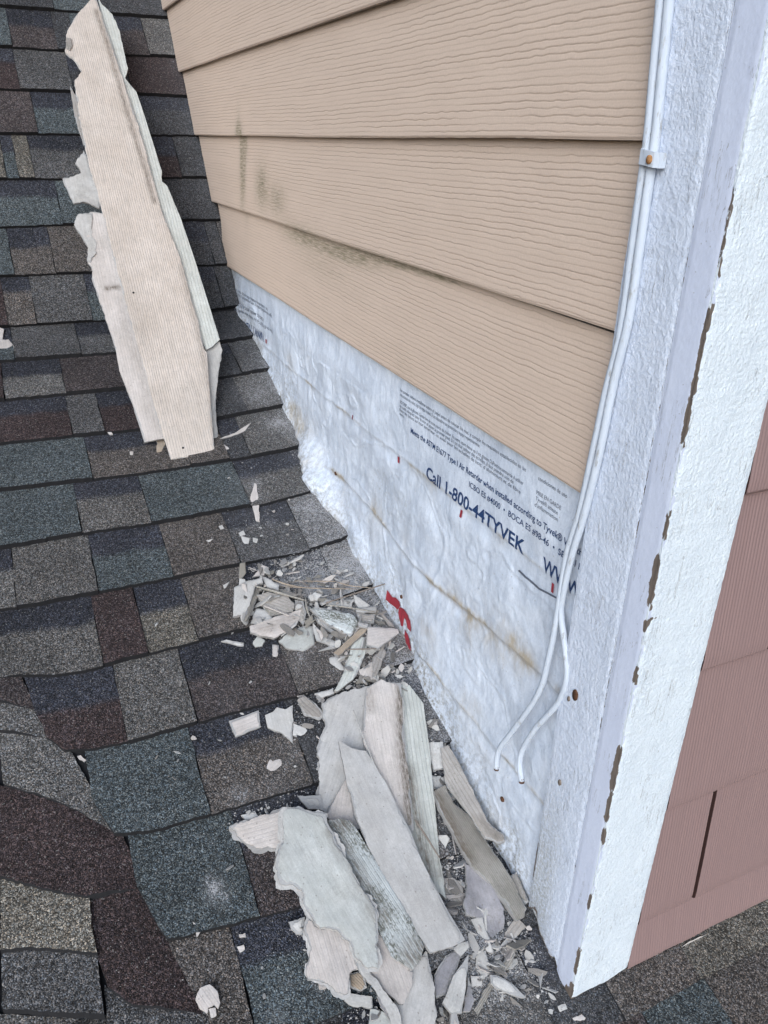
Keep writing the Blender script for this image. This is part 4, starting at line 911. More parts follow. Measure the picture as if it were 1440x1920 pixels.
def fp(f, *a): return [f(*p) for p in a]
def sh(poly, mat, label, h=0.008, tilt=(0, 0), thick=0.0048, **k):
    return shard('siding_shard', poly, mat, label, 'siding shard', h, tilt, thick, **k)
# heap at the foot of the house wrap
sh(fp(f1, (125, 265), (205, 225), (300, 205), (302, 238), (262, 250), (198, 430), (160, 432), (120, 445)), MPALE, 'large pale shard standing at the left end of the upper heap', 0.030, (0.25, 0.0), 0.007, step=0.005)
sh(fp(f1, (260, 250), (300, 247), (212, 488), (188, 470)), MWOOD, 'brown broken edge of board beside the large pale shard of the upper heap', 0.026, (-0.5, 0.1), 0.006, jag=0.001, step=0.005)
sh(fp(f1, (265, 310), (330, 293), (460, 325), (500, 368), (490, 412), (350, 440)), MDUSTY, 'dusty grey brown shard wedged in the upper heap under a thin lath', 0.027, (0.1, 0.12), step=0.005)
sh(fp(f1, (262, 395), (330, 402), (362, 450), (480, 412), (262, 505), (228, 485)), MPALE, 'flat pale shard half buried in the middle of the upper heap', 0.020, (0.05, 0.0), step=0.005)
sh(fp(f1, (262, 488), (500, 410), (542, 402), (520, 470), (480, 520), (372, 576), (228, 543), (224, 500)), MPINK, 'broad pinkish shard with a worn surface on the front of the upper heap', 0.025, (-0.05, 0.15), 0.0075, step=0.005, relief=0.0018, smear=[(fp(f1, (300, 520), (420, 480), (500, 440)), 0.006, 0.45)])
sh(fp(f1, (400, 595), (470, 535), (560, 500), (615, 500), (622, 610), (550, 656), (450, 640)), MGREEN, 'smooth pale green shard lying in front of the upper heap', 0.013, (0.02, 0.06), step=0.005)
sh(fp(f1, (500, 340), (550, 350), (572, 420), (552, 500), (500, 440)), MDUSTY, 'small upright brownish shard in the middle of the upper heap', 0.022, (0.2, 0.1), step=0.005)
sh(fp(f1, (588, 392), (620, 384), (760, 405), (868, 440), (892, 482), (842, 566), (760, 520), (660, 460)), MMOULD, 'long pointed shard speckled with mould across the upper heap', 0.030, (0.0, 0.1), 0.0075, step=0.005)
sh(fp(f1, (620, 440), (690, 490), (742, 530), (720, 542), (640, 482)), MPALE, 'narrow pale shard tucked under the mould speckled one', 0.021, step=0.005)
sh(fp(f1, (610, 482), (680, 560), (772, 610), (750, 636), (630, 590)), MPALE, 'wedge shaped shard below the mould speckled one', 0.016, (0.05, 0.1), step=0.005)
sh(fp(f1, (626, 505), (680, 552), (664, 592)), MPINK, 'small three cornered shard beside the pale green one', 0.022, step=0.004)
sh(fp(f1, (738, 664), (800, 610), (900, 520), (946, 512), (930, 542), (850, 612), (770, 682)), MTAN, 'tan splinter of board lying aslant at the right of the upper heap', 0.030, (0.1, 0.0), 0.008, step=0.004, jag=0.0012)
sh(fp(f1, (948, 500), (1040, 508), (1132, 522), (1138, 548), (1080, 592), (1010, 640), (940, 612)), MPINK, 'pink ribbed square shard resting against the red logo of the house wrap', 0.034, (-0.1, 0.0), 0.007, step=0.005, grain=(f1(950, 560), f1(1130, 530)))
sh(fp(f1, (890, 478), (950, 490), (942, 516), (892, 502)), MPINK, 'tiny pink block of board above the tan splinter', 0.036, step=0.004)
sh(fp(f1, (868, 560), (948, 575), (940, 645), (900, 760), (860, 830), (760, 905), (742, 900), (798, 790)), MRIB, 'white ribbed strip of board leading down from the upper heap', 0.022, (0.05, 0.0), 0.007, step=0.005, grain=(f1(760, 900), f1(910, 570)))
sh(fp(f1, (860, 308), (965, 375), (905, 412), (870, 360)), MPALE, 'pale shard near the wall in the upper heap, below the rusty nail', 0.026, (0.1, 0.1), step=0.004)
sh(fp(f1, (690, 350), (862, 334), (850, 386), (720, 370)), MPALE, 'flat grey shard under the rusty nail of the upper heap', 0.024, step=0.005)
sh(fp(f1, (580, 322), (620, 290), (670, 310), (640, 346), (594, 350)), MPALE, 'rounded pale lump of board on top of the upper heap', 0.030, (0.1, 0.2), 0.009, step=0.004)
sh(fp(f1, (300, 195), (330, 205), (404, 250), (402, 286), (330, 262)), MPALE, 'pale shard above the thin lath in the upper heap', 0.032, (0.1, 0.2), step=0.004)
sh(fp(f1, (240, 200), (300, 128), (342, 145), (310, 192)), MPINK, 'whitish shard at the upper left rim of the upper heap', 0.022, (0.1, 0.1), step=0.004)
sh(fp(f1, (400, 270), (500, 300), (512, 322), (440, 312)), MDUSTY, 'short brownish shard under the thin lath of the upper heap', 0.026, step=0.004)
sh(fp(f1, (710, 700), (762, 680), (802, 770), (790, 792), (720, 732)), MPALE, 'pale shard left of the white ribbed strip below the upper heap', 0.014, (0.1, 0.1), step=0.004)
sh(fp(f1, (893, 772), (982, 720), (976, 830), (905, 802)), MPINK, 'pink shard between the white ribbed strip and the wall', 0.024, (0.1, -0.1), step=0.004)
sh(fp(f1, (985, 690), (1042, 640), (1062, 660), (1000, 822), (984, 812)), MDUSTY, 'upright dusty sliver near the wall under the pink ribbed square', 0.030, (-0.3, 0), step=0.004)
sh(fp(f1, (1000, 400), (1092, 480), (1112, 512), (1078, 502)), MDUSTY, 'thin dusty sliver lying along the wall beside the red logo', 0.022, step=0.004)
sh(fp(f1, (870, 390), (1002, 380), (1000, 412), (880, 416)), MPALE, 'narrow pale bar of board in the right half of the upper heap', 0.028, step=0.004)
sh(fp(f1, (878, 422), (992, 430), (986, 482), (900, 482)), MDUSTY, 'grey brown block of board under the narrow pale bar', 0.022, step=0.004)
sh(fp(f1, (112, 548), (122, 520), (176, 440), (188, 442), (150, 510)), MPALE, 'pale pointed sliver left of the upper heap', 0.008, step=0.004, thick=0.004, jag=0.001)
sh(fp(f1, (48, 596), (80, 586), (188, 604), (186, 622), (150, 622)), MPALE, 'bright narrow strip of board on the dark shingle band', 0.006, step=0.004, thick=0.004, jag=0.001)
sh(fp(f1, (245, 595), (275, 562), (318, 590), (300, 625), (255, 628)), MGREEN, 'small greenish lump beside the dark shingle band', 0.008, (0.1, 0.1), step=0.004)
sh(fp(f1, (362, 615), (402, 618), (398, 696), (356, 694)), MPINK, 'small upright rectangle of board below the pale green shard', 0.006, step=0.004, thick=0.004, jag=0.001)
sh(fp(f1, (548, 660), (600, 668), (662, 700), (620, 690)), MPALE, 'thin curved sliver under the pale green shard', 0.006, step=0.004, thick=0.003)
# middle row of loose pieces
sh([(429, 1351), (485, 1331), (489, 1362), (442, 1382)], MPINK, 'pink ribbed rectangle of board lying flat on the shingles', 0.008, (0, .05), 0.007, step=0.004, jag=0.001, grain=((442, 1366), (489, 1347)))
sh([(497, 1341), (512, 1334), (520, 1326), (535, 1330), (549, 1322), (549, 1394), (538, 1382), (525, 1372), (502, 1364)], MPALE, 'pale blue grey shard with a sharp lower corner beside the pink rectangle', 0.009, (0, .04), step=0.004)
sh([(550, 1356), (580, 1370), (574, 1386), (549, 1378)], MPALE, 'small pale shard just right of the sharp cornered one', 0.007, step=0.004)
sh([(558, 1312), (570, 1303), (592, 1318), (610, 1340), (598, 1349), (570, 1338)], MDUSTY, 'crumbled grey shard with a flaking face near the top of the large boards', 0.012, (0.1, 0.1), step=0.003, relief=0.003)
sh([(590, 1300), (625, 1290), (627, 1300), (605, 1308)], MPALE, 'thin pale shard tucked against the top of the large boards', 0.010, step=0.004)
sh([(504, 1422), (513, 1427), (526, 1424), (532, 1438), (525, 1453), (510, 1450), (494, 1450)], MPINK, 'ragged pinkish square crumb alone on the brown shingle', 0.007, step=0.003, thick=0.005)
sh([(430, 1549), (450, 1540), (480, 1532), (510, 1524), (545, 1512), (560, 1520), (553, 1560), (525, 1592), (505, 1588), (480, 1590), (450, 1572)], MPINK, 'large pale pink ribbed shard sticking out left from under the greenish slab', 0.016, (0.05, 0.08), 0.008, step=0.005, jag=0.003, layer=0.004, grain=((440, 1556), (545, 1528)))
sh([(452, 1528), (478, 1520), (484, 1530), (462, 1540)], MPALE, 'small white shard above the large pink ribbed one', 0.008, step=0.003, thick=0.004)
sh([(557, 1490), (575, 1492), (602, 1490), (604, 1516), (578, 1517)], MPALE, 'pale pointed shard left of the large cracked boards', 0.016, (0.1, 0.1), step=0.004)
# the large heap
LG = 'large boards in the lower heap'
sh(fp(f2, (668, 190), (760, 135), (940, 88), (1010, 110), (1040, 560), (815, 690), (700, 875), (655, 842), (648, 700), (650, 560), (636, 455), (690, 330)), MBACK, 'large grey board back with a scalloped left edge in the lower heap', 0.018, (0.0, 0.02), 0.008, step=0.007, relief=0.0016, jag=0.004, layer=0.005, grain=(f2(700, 850), f2(950, 100)))
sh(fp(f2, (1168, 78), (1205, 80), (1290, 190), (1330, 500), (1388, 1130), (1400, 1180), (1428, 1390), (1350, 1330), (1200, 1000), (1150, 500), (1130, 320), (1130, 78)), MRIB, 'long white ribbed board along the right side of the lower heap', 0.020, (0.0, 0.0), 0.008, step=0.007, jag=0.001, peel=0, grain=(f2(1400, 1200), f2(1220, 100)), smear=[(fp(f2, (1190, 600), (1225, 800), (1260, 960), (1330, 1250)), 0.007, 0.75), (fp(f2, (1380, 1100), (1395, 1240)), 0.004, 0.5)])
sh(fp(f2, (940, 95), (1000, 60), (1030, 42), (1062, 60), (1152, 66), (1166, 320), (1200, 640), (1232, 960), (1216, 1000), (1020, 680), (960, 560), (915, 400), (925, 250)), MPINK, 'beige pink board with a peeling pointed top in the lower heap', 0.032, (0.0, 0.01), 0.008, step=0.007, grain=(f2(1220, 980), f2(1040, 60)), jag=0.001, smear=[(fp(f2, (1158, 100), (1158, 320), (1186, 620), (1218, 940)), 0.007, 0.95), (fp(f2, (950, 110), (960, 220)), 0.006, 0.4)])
sh(fp(f2, (690, 880), (815, 655), (900, 960), (780, 990)), MPINK, 'three cornered patch of pink painted board between two grey slabs', 0.026, (0, 0), 0.005, step=0.006, jag=0.0006, grain=(f2(780, 900), f2(820, 660)))
sh([(635, 1390), (660, 1403), (687, 1408), (724, 1468), (771, 1561), (790, 1612), (836, 1699), (872, 1762), (847, 1776), (807, 1786), (780, 1745), (753, 1702), (695, 1598), (668, 1530), (649, 1462)], MBACK, 'smooth mid grey board lying diagonally on top of the lower heap', 0.042, (0.0, 0.0), 0.0075, step=0.008, relief=0.0008, jag=0.0014, smoothe=(2, 3, 4, 5, 6, 9, 10, 11))
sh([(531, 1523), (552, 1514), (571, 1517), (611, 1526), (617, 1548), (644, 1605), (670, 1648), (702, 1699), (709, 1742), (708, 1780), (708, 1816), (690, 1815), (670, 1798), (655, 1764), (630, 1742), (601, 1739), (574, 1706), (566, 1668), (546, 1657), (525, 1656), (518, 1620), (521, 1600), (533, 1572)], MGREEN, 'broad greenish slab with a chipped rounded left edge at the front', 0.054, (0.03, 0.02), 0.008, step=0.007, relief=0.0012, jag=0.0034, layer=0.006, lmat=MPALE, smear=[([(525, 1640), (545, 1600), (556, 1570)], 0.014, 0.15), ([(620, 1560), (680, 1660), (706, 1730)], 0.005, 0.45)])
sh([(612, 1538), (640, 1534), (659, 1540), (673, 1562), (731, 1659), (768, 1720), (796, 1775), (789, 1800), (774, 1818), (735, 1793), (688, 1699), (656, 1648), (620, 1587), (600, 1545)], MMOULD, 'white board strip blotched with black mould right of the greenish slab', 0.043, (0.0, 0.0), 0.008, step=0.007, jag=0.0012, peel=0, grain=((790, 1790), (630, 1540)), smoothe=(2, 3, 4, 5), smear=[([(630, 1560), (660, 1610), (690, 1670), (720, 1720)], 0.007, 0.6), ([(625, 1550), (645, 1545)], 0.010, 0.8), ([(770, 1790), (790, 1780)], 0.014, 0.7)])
sh([(707, 1744), (724, 1757), (745, 1792), (774, 1822), (772, 1850), (757, 1882), (749, 1882), (715, 1850), (690, 1822), (690, 1740)], MPINK, 'pale pink face of board at the lower end of the mouldy strip', 0.036, (0.0, 0.0), 0.007, step=0.006, jag=0.001, grain=((757, 1880), (707, 1744)))
sh([(800, 1782), (808, 1815), (814, 1847), (820, 1905), (812, 1935), (760, 1940), (748, 1915), (735, 1884), (755, 1847), (775, 1803)], MBACK, 'grey slab end below the mouldy strip at the very front', 0.028, (0.0, 0.03), 0.008, step=0.006, jag=0.002)
sh([(574, 1710), (590, 1722), (601, 1736), (637, 1737), (659, 1762), (672, 1815), (655, 1826), (652, 1862), (637, 1861), (608, 1840), (578, 1836), (576, 1807), (583, 1775), (572, 1749)], MPINK, 'pinkish grey slab under the lower end of the greenish one', 0.034, (0.05, 0.06), 0.007, step=0.005, relief=0.002, jag=0.003, layer=0.006, lmat=MBACK, grain=((640, 1850), (600, 1720)))
sh([(659, 1764), (672, 1780), (690, 1815), (716, 1852), (738, 1880), (752, 1905), (756, 1935), (738, 1940), (728, 1900), (704, 1858), (676, 1822), (665, 1800)], MPALE, 'thin curled layer peeling along the lower edge of the greenish slab', 0.040, (0.1, 0.0), 0.004, step=0.005, jag=0.002, relief=0.002)
sh([(655, 1825), (680, 1822), (688, 1852), (672, 1858), (655, 1852)], MTAN, 'block of fresh brown wood peeping out under the slabs', 0.016, (0.2, 0.1), 0.010, step=0.004, jag=0.001)
sh([(650, 1860), (697, 1868), (699, 1890), (664, 1888), (646, 1876)], MPALE, 'pale shard lying in front of the brown wood block', 0.016, (0.0, 0.15), 0.006, step=0.004)
sh([(695, 1892), (717, 1896), (732, 1912), (732, 1935), (692, 1935)], MGREEN, 'greenish grey shard at the bottom edge below the slabs', 0.012, (0, 0.1), step=0.004)
sh([(708, 1868), (726, 1872), (740, 1902), (730, 1910), (714, 1888)], MPURP, 'dark purple grey flake under the curled layer', 0.020, (0, 0.1), step=0.004)
sh([(541, 1728), (572, 1719), (571, 1750), (556, 1752), (546, 1742)], MPALE, 'pale shard left of the pinkish grey slab', 0.012, (0.1, 0.1), 0.006, step=0.004)
sh([(566, 1752), (590, 1745), (600, 1762), (580, 1772)], MDUSTY, 'small layered grey shard below the pale one at the left of the slabs', 0.012, (0.1, 0.2), 0.008, step=0.004)
# pieces between the heap and the wall
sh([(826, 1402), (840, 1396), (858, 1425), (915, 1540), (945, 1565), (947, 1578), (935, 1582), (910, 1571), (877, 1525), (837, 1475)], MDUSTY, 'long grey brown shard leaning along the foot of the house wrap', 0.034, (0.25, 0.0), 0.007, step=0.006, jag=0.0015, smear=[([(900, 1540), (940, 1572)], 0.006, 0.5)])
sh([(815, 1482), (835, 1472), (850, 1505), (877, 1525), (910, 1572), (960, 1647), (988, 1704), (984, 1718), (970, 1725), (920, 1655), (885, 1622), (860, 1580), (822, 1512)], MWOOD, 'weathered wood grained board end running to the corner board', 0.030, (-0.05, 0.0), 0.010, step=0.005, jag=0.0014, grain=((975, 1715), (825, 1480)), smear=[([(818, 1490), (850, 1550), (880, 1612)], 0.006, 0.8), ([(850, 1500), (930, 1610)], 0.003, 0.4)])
sh([(872, 1619), (897, 1627), (919, 1656), (942, 1706), (944, 1742), (922, 1758), (897, 1721), (872, 1717), (868, 1692), (876, 1659)], MPURP, 'purple grey felted flake in front of the weathered board', 0.018, (0.0, 0.1), 0.006, step=0.004, relief=0.003, curl=0.006)
sh([(830, 1644), (868, 1652), (872, 1695), (836, 1684)], MDUSTY, 'flat grey brown shard left of the purple grey flake', 0.010, (0, 0), step=0.004)
sh([(883, 1724), (904, 1720), (915, 1750), (926, 1787), (912, 1782)], MPALE, 'pointed pale sliver below the purple grey flake', 0.014, (0.1, 0.1), 0.005, step=0.004)
sh([(946, 1753), (966, 1720), (987, 1738), (955, 1771)], MDUSTY, 'short brownish block below the end of the weathered board', 0.014, (0.1, 0.2), 0.008, step=0.004)
sh([(982, 1760), (970, 1764), (930, 1822), (905, 1862), (890, 1892), (897, 1904), (915, 1868), (940, 1825), (962, 1807), (965, 1790)], MWOOD, 'bark like splinter with a frayed side in front of the corner', 0.014, (0, 0), 0.007, step=0.004, jag=0.002, grain=((895, 1898), (978, 1762)))
sh([(919, 1827), (933, 1829), (962, 1845), (987, 1869), (970, 1868), (933, 1854), (921, 1843)], MPALE, 'white pointed shard lying across the bark like splinter', 0.020, (0, 0), 0.005, step=0.004, jag=0.0014)
sh([(892, 1790), (911, 1782), (924, 1820), (908, 1837), (894, 1815)], MPALE, 'pale shard left of the bark like splinter', 0.010, (0.1, 0), 0.006, step=0.004)
sh([(883, 1829), (906, 1829), (905, 1847), (884, 1850)], MPALE, 'small pale square beside the big triangular shard', 0.010, (0.05, 0.1), 0.006, step=0.004)
sh([(879, 1788), (874, 1850), (866, 1900), (846, 1900), (830, 1880), (850, 1830)], MPALE, 'big triangular pale shard with its point upward at the front', 0.026, (0.0, 0.05), 0.007, step=0.005, jag=0.001)
sh([(835, 1792), (862, 1780), (864, 1794), (838, 1864), (818, 1872), (814, 1828)], MPURP, 'purple grey patched shard left of the big triangular one', 0.020, (0.1, 0.0), 0.007, step=0.004)
sh([(878, 1830), (890, 1876), (882, 1896), (868, 1896)], MPURP, 'narrow purple grey flake right of the big triangular shard', 0.014, (0, 0.1), 0.006, step=0.004)
sh([(847, 1900), (857, 1892), (862, 1930), (845, 1930)], MPINK, 'small white pointed shard at the bottom edge below the triangular one', 0.024, (0, 0.1), 0.006, step=0.004)
sh([(846, 1776), (878, 1763), (881, 1776), (864, 1794)], MPALE, 'pale corner of board under the end of the smooth grey board', 0.024, (0, 0), 0.006, step=0.004)
sh([(955, 1642), (968, 1634), (992, 1690), (984, 1696)], MDUSTY, 'thin brownish sliver along the wall behind the weathered board', 0.024, (0.2, 0), 0.005, step=0.004)
sh([(802, 1392), (830, 1390), (834, 1440), (812, 1445)], MPALE, 'grey flake between the white ribbed board and the wall', 0.012, (0.1, 0), 0.006, step=0.004)
sh([(806, 1452), (834, 1458), (834, 1478), (812, 1480)], MPALE, 'broken flake below the grey one beside the wall', 0.010, (0.1, 0.1), 0.006, step=0.004)
# lone pieces on the roof
CH_G = 'loose chips lying alone on the roof'
def chip(poly, mat, label, h=0.0085, **k): return shard('siding_chip', poly, mat, label, 'chip', h, k.pop('tilt', (0, 0.04)), k.pop('thick', 0.004), step=0.0035, jag=0.0012, peel=0, **k)
chip([(477, 905), (469, 934), (480, 976), (487, 978), (485, 935), (481, 907)], MPINK, 'tall thin cream sliver alone on the shingles below the leaning boards', 0.010)
chip([(412, 823), (440, 811), (471, 792), (458, 808), (430, 819)], MPINK, 'curved cream sliver right of the foot of the leaning boards')
chip([(411, 833), (426, 849), (451, 857), (438, 847), (420, 833)], MPINK, 'bent whitish sliver below the curved cream one')
chip([(0, 614), (8, 617), (4, 636), (16, 636), (30, 652), (-6, 661)], MPINK, 'white notched piece of board cut off by the left edge of the view', 0.008)
chip([(367, 1872), (375, 1852), (393, 1845), (408, 1858), (413, 1880), (409, 1892), (401, 1884), (390, 1889), (388, 1900), (376, 1892)], MPINK, 'round white chip with a bite out of its lower side', 0.019)
chip([(391, 1892), (404, 1889), (406, 1904), (396, 1909)], MPINK, 'small white chip below the round one', 0.019)
chip([(361, 1728), (379, 1741), (369, 1757)], MPINK, 'sharp white triangle lying alone on the slate shingle', 0.013)
chip([(497, 1679), (517, 1692), (489, 1697)], MPINK, 'white triangle next to the nail left of the large slabs')
chip([(311, 1687), (318, 1678), (331, 1675), (322, 1683), (315, 1690)], MPINK, 'crescent shaped white chip on the slate shingle')
chip([(312, 1698), (324, 1705), (322, 1708)], MPINK, 'tiny sliver below the crescent shaped chip')
chip([(145, 1417), (151, 1416), (162, 1425), (158, 1429), (149, 1424)], MPINK, 'small oblong chip near the edge of the valley')
chip([(448, 1752), (460, 1749), (461, 1757), (450, 1758)], MPINK, 'little white crumb near the seam left of the slabs')
chip([(444, 1775), (457, 1771), (459, 1780), (450, 1786)], MPINK, 'second little white crumb below the seam left of the slabs')
chip([(447, 998), (456, 994), (460, 1002), (450, 1005)], MPALE, 'pale flake above the upper heap, upper one of the scattered few')
chip([(452, 1004), (468, 1008), (466, 1024), (458, 1026), (455, 1014)], MPALE, 'angular grey flake above the upper heap')
chip([(474, 1008), (484, 1010), (481, 1020), (475, 1016)], MPALE, 'rounded grey flake right of the angular one above the upper heap')
chip([(446, 1040), (454, 1033), (453, 1042), (445, 1047)], MPALE, 'pale flake left above the upper heap, beside the brown shingle')
chip([(427, 1052), (434, 1042), (433, 1053)], MPALE, 'small pointed flake farthest left above the upper heap')
chip([(461, 1036), (474, 1036), (478, 1046), (468, 1050)], MPALE, 'bluish flake nearest the upper rim of the heap')
chip([(410, 987), (416, 984), (420, 991), (413, 993)], MPALE, 'white crumb on the brown shingle above the upper heap')
chip([(386, 1013), (400, 1010), (392, 1017)], MPALE, 'sliver like crumb on the brown shingle')
chip([(418, 1097), (430, 1090), (424, 1101), (420, 1103)], MPALE, 'pale flake left of the large pale shard')
chip([(200, 808), (206, 808), (212, 814), (206, 815)], MPINK, 'small white chip on the maroon shingle left of the leaning boards')
chip([(243, 846), (250, 846), (249, 852), (244, 852)], MPINK, 'white crumb below the leaning boards')
chip([(75, 636), (84, 635), (83, 638)], MPINK, 'thin white fleck left of the leaning boards, left of two')
chip([(134, 643), (148, 643), (146, 647)], MPINK, 'thin white fleck left of the leaning boards, right of two')
chip([(1116, 1884), (1110, 1910), (1108, 1930), (1060, 1915), (1075, 1902)][::-1], MPINK, 'white flake lying just in front of the corner board foot') if False else None
chip([(1070, 1909), (1090, 1902), (1111, 1908), (1095, 1918), (1074, 1916)], MPINK, 'white flake in front of the foot of the corner board')
chip([(1004, 1882), (1016, 1887), (1012, 1892), (1003, 1888)], MPALE, 'pale crumb left of the foot of the corner board')
chip([(1028, 1892), (1038, 1894), (1036, 1902), (1029, 1900)], MPALE, 'second pale crumb left of the foot of the corner board')
chip([(1046, 1886), (1060, 1882), (1064, 1892), (1050, 1897)], MPALE, 'rounded pale crumb at the foot of the corner board')
chip([(1110, 1887), (1121, 1886), (1120, 1889), (1111, 1890)], MPINK, 'tiny white rod beside the foot of the corner board')
# laths, splinters and nails
def stick(name, pts, r, mat, label, cat, head=None, hs=0.0):
    W3 = [hit_slope(p[:2], p[2]) for p in pts]
    if head is None: return tag(tube(name, W3, r, mat, None, 6, samples=4), label, cat)
    e = empty(name, tuple(W3[0])); tag(e, label, cat)
    loc = [w - W3[0] for w in W3]
    tube('shank', loc, r, mat, e, 8, samples=4)
    d = loc[-1] - loc[-2]; d = d / np.linalg.norm(d)
    tube('head', [loc[-1] - d * 0.0005, loc[-1] + d * 0.0012], hs, mat, e, 12, samples=2)
    return e
def lath(pts, w, t, mat, label):
    """flat thin splinter between px points"""
    return stick('wood_splinter', pts, [w * (0.55 if i in (0, len(pts) - 1) else 1) for i in range(len(pts))], mat, label, 'splinter')
lath([(*f1(255, 258), .038), (*f1(400, 298), .036), (*f1(560, 345), .030)], 0.0030, 0, MWOOD, 'thin grey lath lying across the top of the upper heap')
lath([(*f1(360, 215), .030), (*f1(450, 248), .031), (*f1(560, 268), .033)], 0.0018, 0, MTAN, 'thin brown splinter at the upper rim of the heap')
lath([(*f1(500, 226), .030), (*f1(640, 228), .031), (*f1(760, 230), .030)], 0.0011, 0, MTAN, 'straight brown needle of wood, uppermost on the upper heap')
lath([(*f1(440, 262), .034), (*f1(640, 272), .036), (*f1(900, 276), .036)], 0.0012, 0, MTAN, 'longest straight needle of wood across the upper heap')
lath([(*f1(760, 235), .030), (*f1(850, 258), .032), (*f1(960, 268), .030)], 0.0012, 0, MTAN, 'short bent splinter near the wall in the upper heap')
lath([(*f1(690, 375), .034), (*f1(800, 385), .034), (*f1(990, 415), .030)], 0.0016, 0, MWOOD, 'dark splinter under the rusty nail of the upper heap')
lath([(*f1(565, 330), .034), (*f1(575, 400), .034), (*f1(600, 465), .028)], 0.0022, 0, MWOOD, 'bent twig standing in the middle of the upper heap')
lath([(*f1(810, 646), .036), (*f1(900, 645), .037), (*f1(1000, 642), .036)], 0.0014, 0, MNAIL, 'dark rod lying across the white ribbed strip')
lath([(*f2(860, 235), .040), (*f2(900, 350), .041), (*f2(985, 560), .041)], 0.0016, 0, MPALE, 'pale raised splinter between the grey back and the pink board')
lath([(*f2(1235, 905), .040), (*f2(1300, 1000), .038), (*f2(1388, 1140), .034)], 0.0016, 0, MNAIL, 'dark wire lying across the white ribbed board')
lath([(*f2(1163, 150), .036), (*f2(1166, 240), .037), (*f2(1172, 318), .036)], 0.0015, 0, MPALE, 'pale splinter along the seam of the white ribbed board')
stick('nail', [(*f1(690, 362), .040), (*f1(880, 300), .044), (*f1(1000, 262), .048), (*f1(1090, 232), .054)], 0.0013, MNAIL, 'long rusty nail pointing at the wall from the upper heap', 'nail', 1, 0.0032)
stick('nail', [(354, 1204, .003), (320, 1186, .004), (294, 1172, .006)], 0.0012, MGALV, 'roofing nail with a round washer head on the tan shingle', 'nail', 1, 0.0050)
stick('nail', [(595, 1350, .004), (585, 1382, .004), (566, 1417, .005)], 0.0013, MNAIL, 'dark nail lying on the brown shingle left of the large boards', 'nail', 1, 0.0032)
stick('nail', [(546, 1664, .006), (505, 1673, .005), (462, 1684, .005)], 0.0014, MNAIL, 'grey nail sticking out left from under the greenish slab', 'nail', 1, 0.0038)
# small rubble: copies of a few flakes, strewn through the heaps
def flake(k):
    r = random.Random(100 + k); n = r.randint(5, 8); a0 = sorted(r.random() * 2 * math.pi for _ in range(n)); L = r.uniform(1.0, 2.2)
    a0 = [2 * math.pi * (i + 0.7 * r.random()) / n for i in range(n)]
    p = [(L * math.cos(a) * r.uniform(.7, 1), math.sin(a) * r.uniform(.6, 1)) for a in a0]
    V = [(0, 0, 0.16)] + [(x, y, 0.12 + 0.06 * r.random()) for x, y in p] + [(x * r.uniform(.85, 1.1), y * r.uniform(.85, 1.1), -0.15) for x, y in p]
    F = [(0, 1 + i, 1 + (i + 1) % n) for i in range(n)] + [(1 + i, 1 + n + i, 1 + n + (i + 1) % n, 1 + (i + 1) % n) for i in range(n)] + [tuple(1 + n + i for i in range(n - 1, -1, -1))]
    me = bpy.data.meshes.new('rubble_flake'); me.from_pydata(V, [], F)
    for m in ((MPALE, MBACK, MPINK, MDUSTY, MCORE, MPALE)[k % 6],): me.materials.append(m)
    me.update(); return me
FL = [flake(k) for k in range(18)]
def sliver(k):
    r = random.Random(300 + k); n = r.choice((3, 4, 4, 5)); L = r.uniform(1.6, 3.2)
    p = sorted([(r.uniform(-1, 1) * L, r.choice((-1, 1)) * r.uniform(.35, 1)) for _ in range(n)] + [(-L, r.uniform(-.3, .3)), (L, r.uniform(-.3, .3))], key=lambda q: math.atan2(q[1], q[0]))
    n = len(p); b = r.uniform(-.25, .25)
    V = [(x, y, 0.10 + b * x * x / L / L) for x, y in p] + [(x * 1.02 + r.uniform(-.05, .05), y * 1.04, -0.13 + b * x * x / L / L) for x, y in p]
    F = [tuple(range(n))] + [(i, n + i, n + (i + 1) % n, (i + 1) % n) for i in range(n)] + [tuple(n + i for i in range(n - 1, -1, -1))]
    me = bpy.data.meshes.new('rubble_sliver'); me.from_pydata(V, [], F); me.materials.append((MDUSTY, MPALE, MBACK, MDUSTY, MPINK, MWOOD)[k % 6]); me.update(); return me
SLV = [sliver(k) for k in range(18)]
def inside(p, poly):
    c = False; j = len(poly) - 1
    for i in range(len(poly)):
        if (poly[i][1] > p[1]) != (poly[j][1] > p[1]) and p[0] < (poly[j][0] - poly[i][0]) * (p[1] - poly[i][1]) / (poly[j][1] - poly[i][1]) + poly[i][0]: c = not c
        j = i
    return c
R1 = [(455, 1070), (500, 1045), (570, 1050), (640, 1060), (695, 1085), (735, 1130), (765, 1210), (770, 1260), (690, 1270), (640, 1250), (600, 1190), (480, 1190), (440, 1140)]
R2 = [(770, 1240), (800, 1300), (830, 1400), (900, 1500), (985, 1690), (995, 1760), (950, 1830), (860, 1900), (830, 1640), (800, 1330)]
R3 = [(560, 1300), (640, 1270), (650, 1290), (600, 1480), (560, 1500), (540, 1440)]
R4 = [(540, 1740), (600, 1700), (760, 1900), (1040, 1880), (1000, 1760), (860, 1920), (640, 1920)]
R5 = [(400, 700), (490, 690), (560, 850), (490, 1050), (420, 1020), (400, 860)]
R6 = [(430, 1480), (560, 1470), (560, 1530), (430, 1545)]
R7 = [(640, 1180), (700, 1130), (770, 1230), (760, 1300), (640, 1290)]
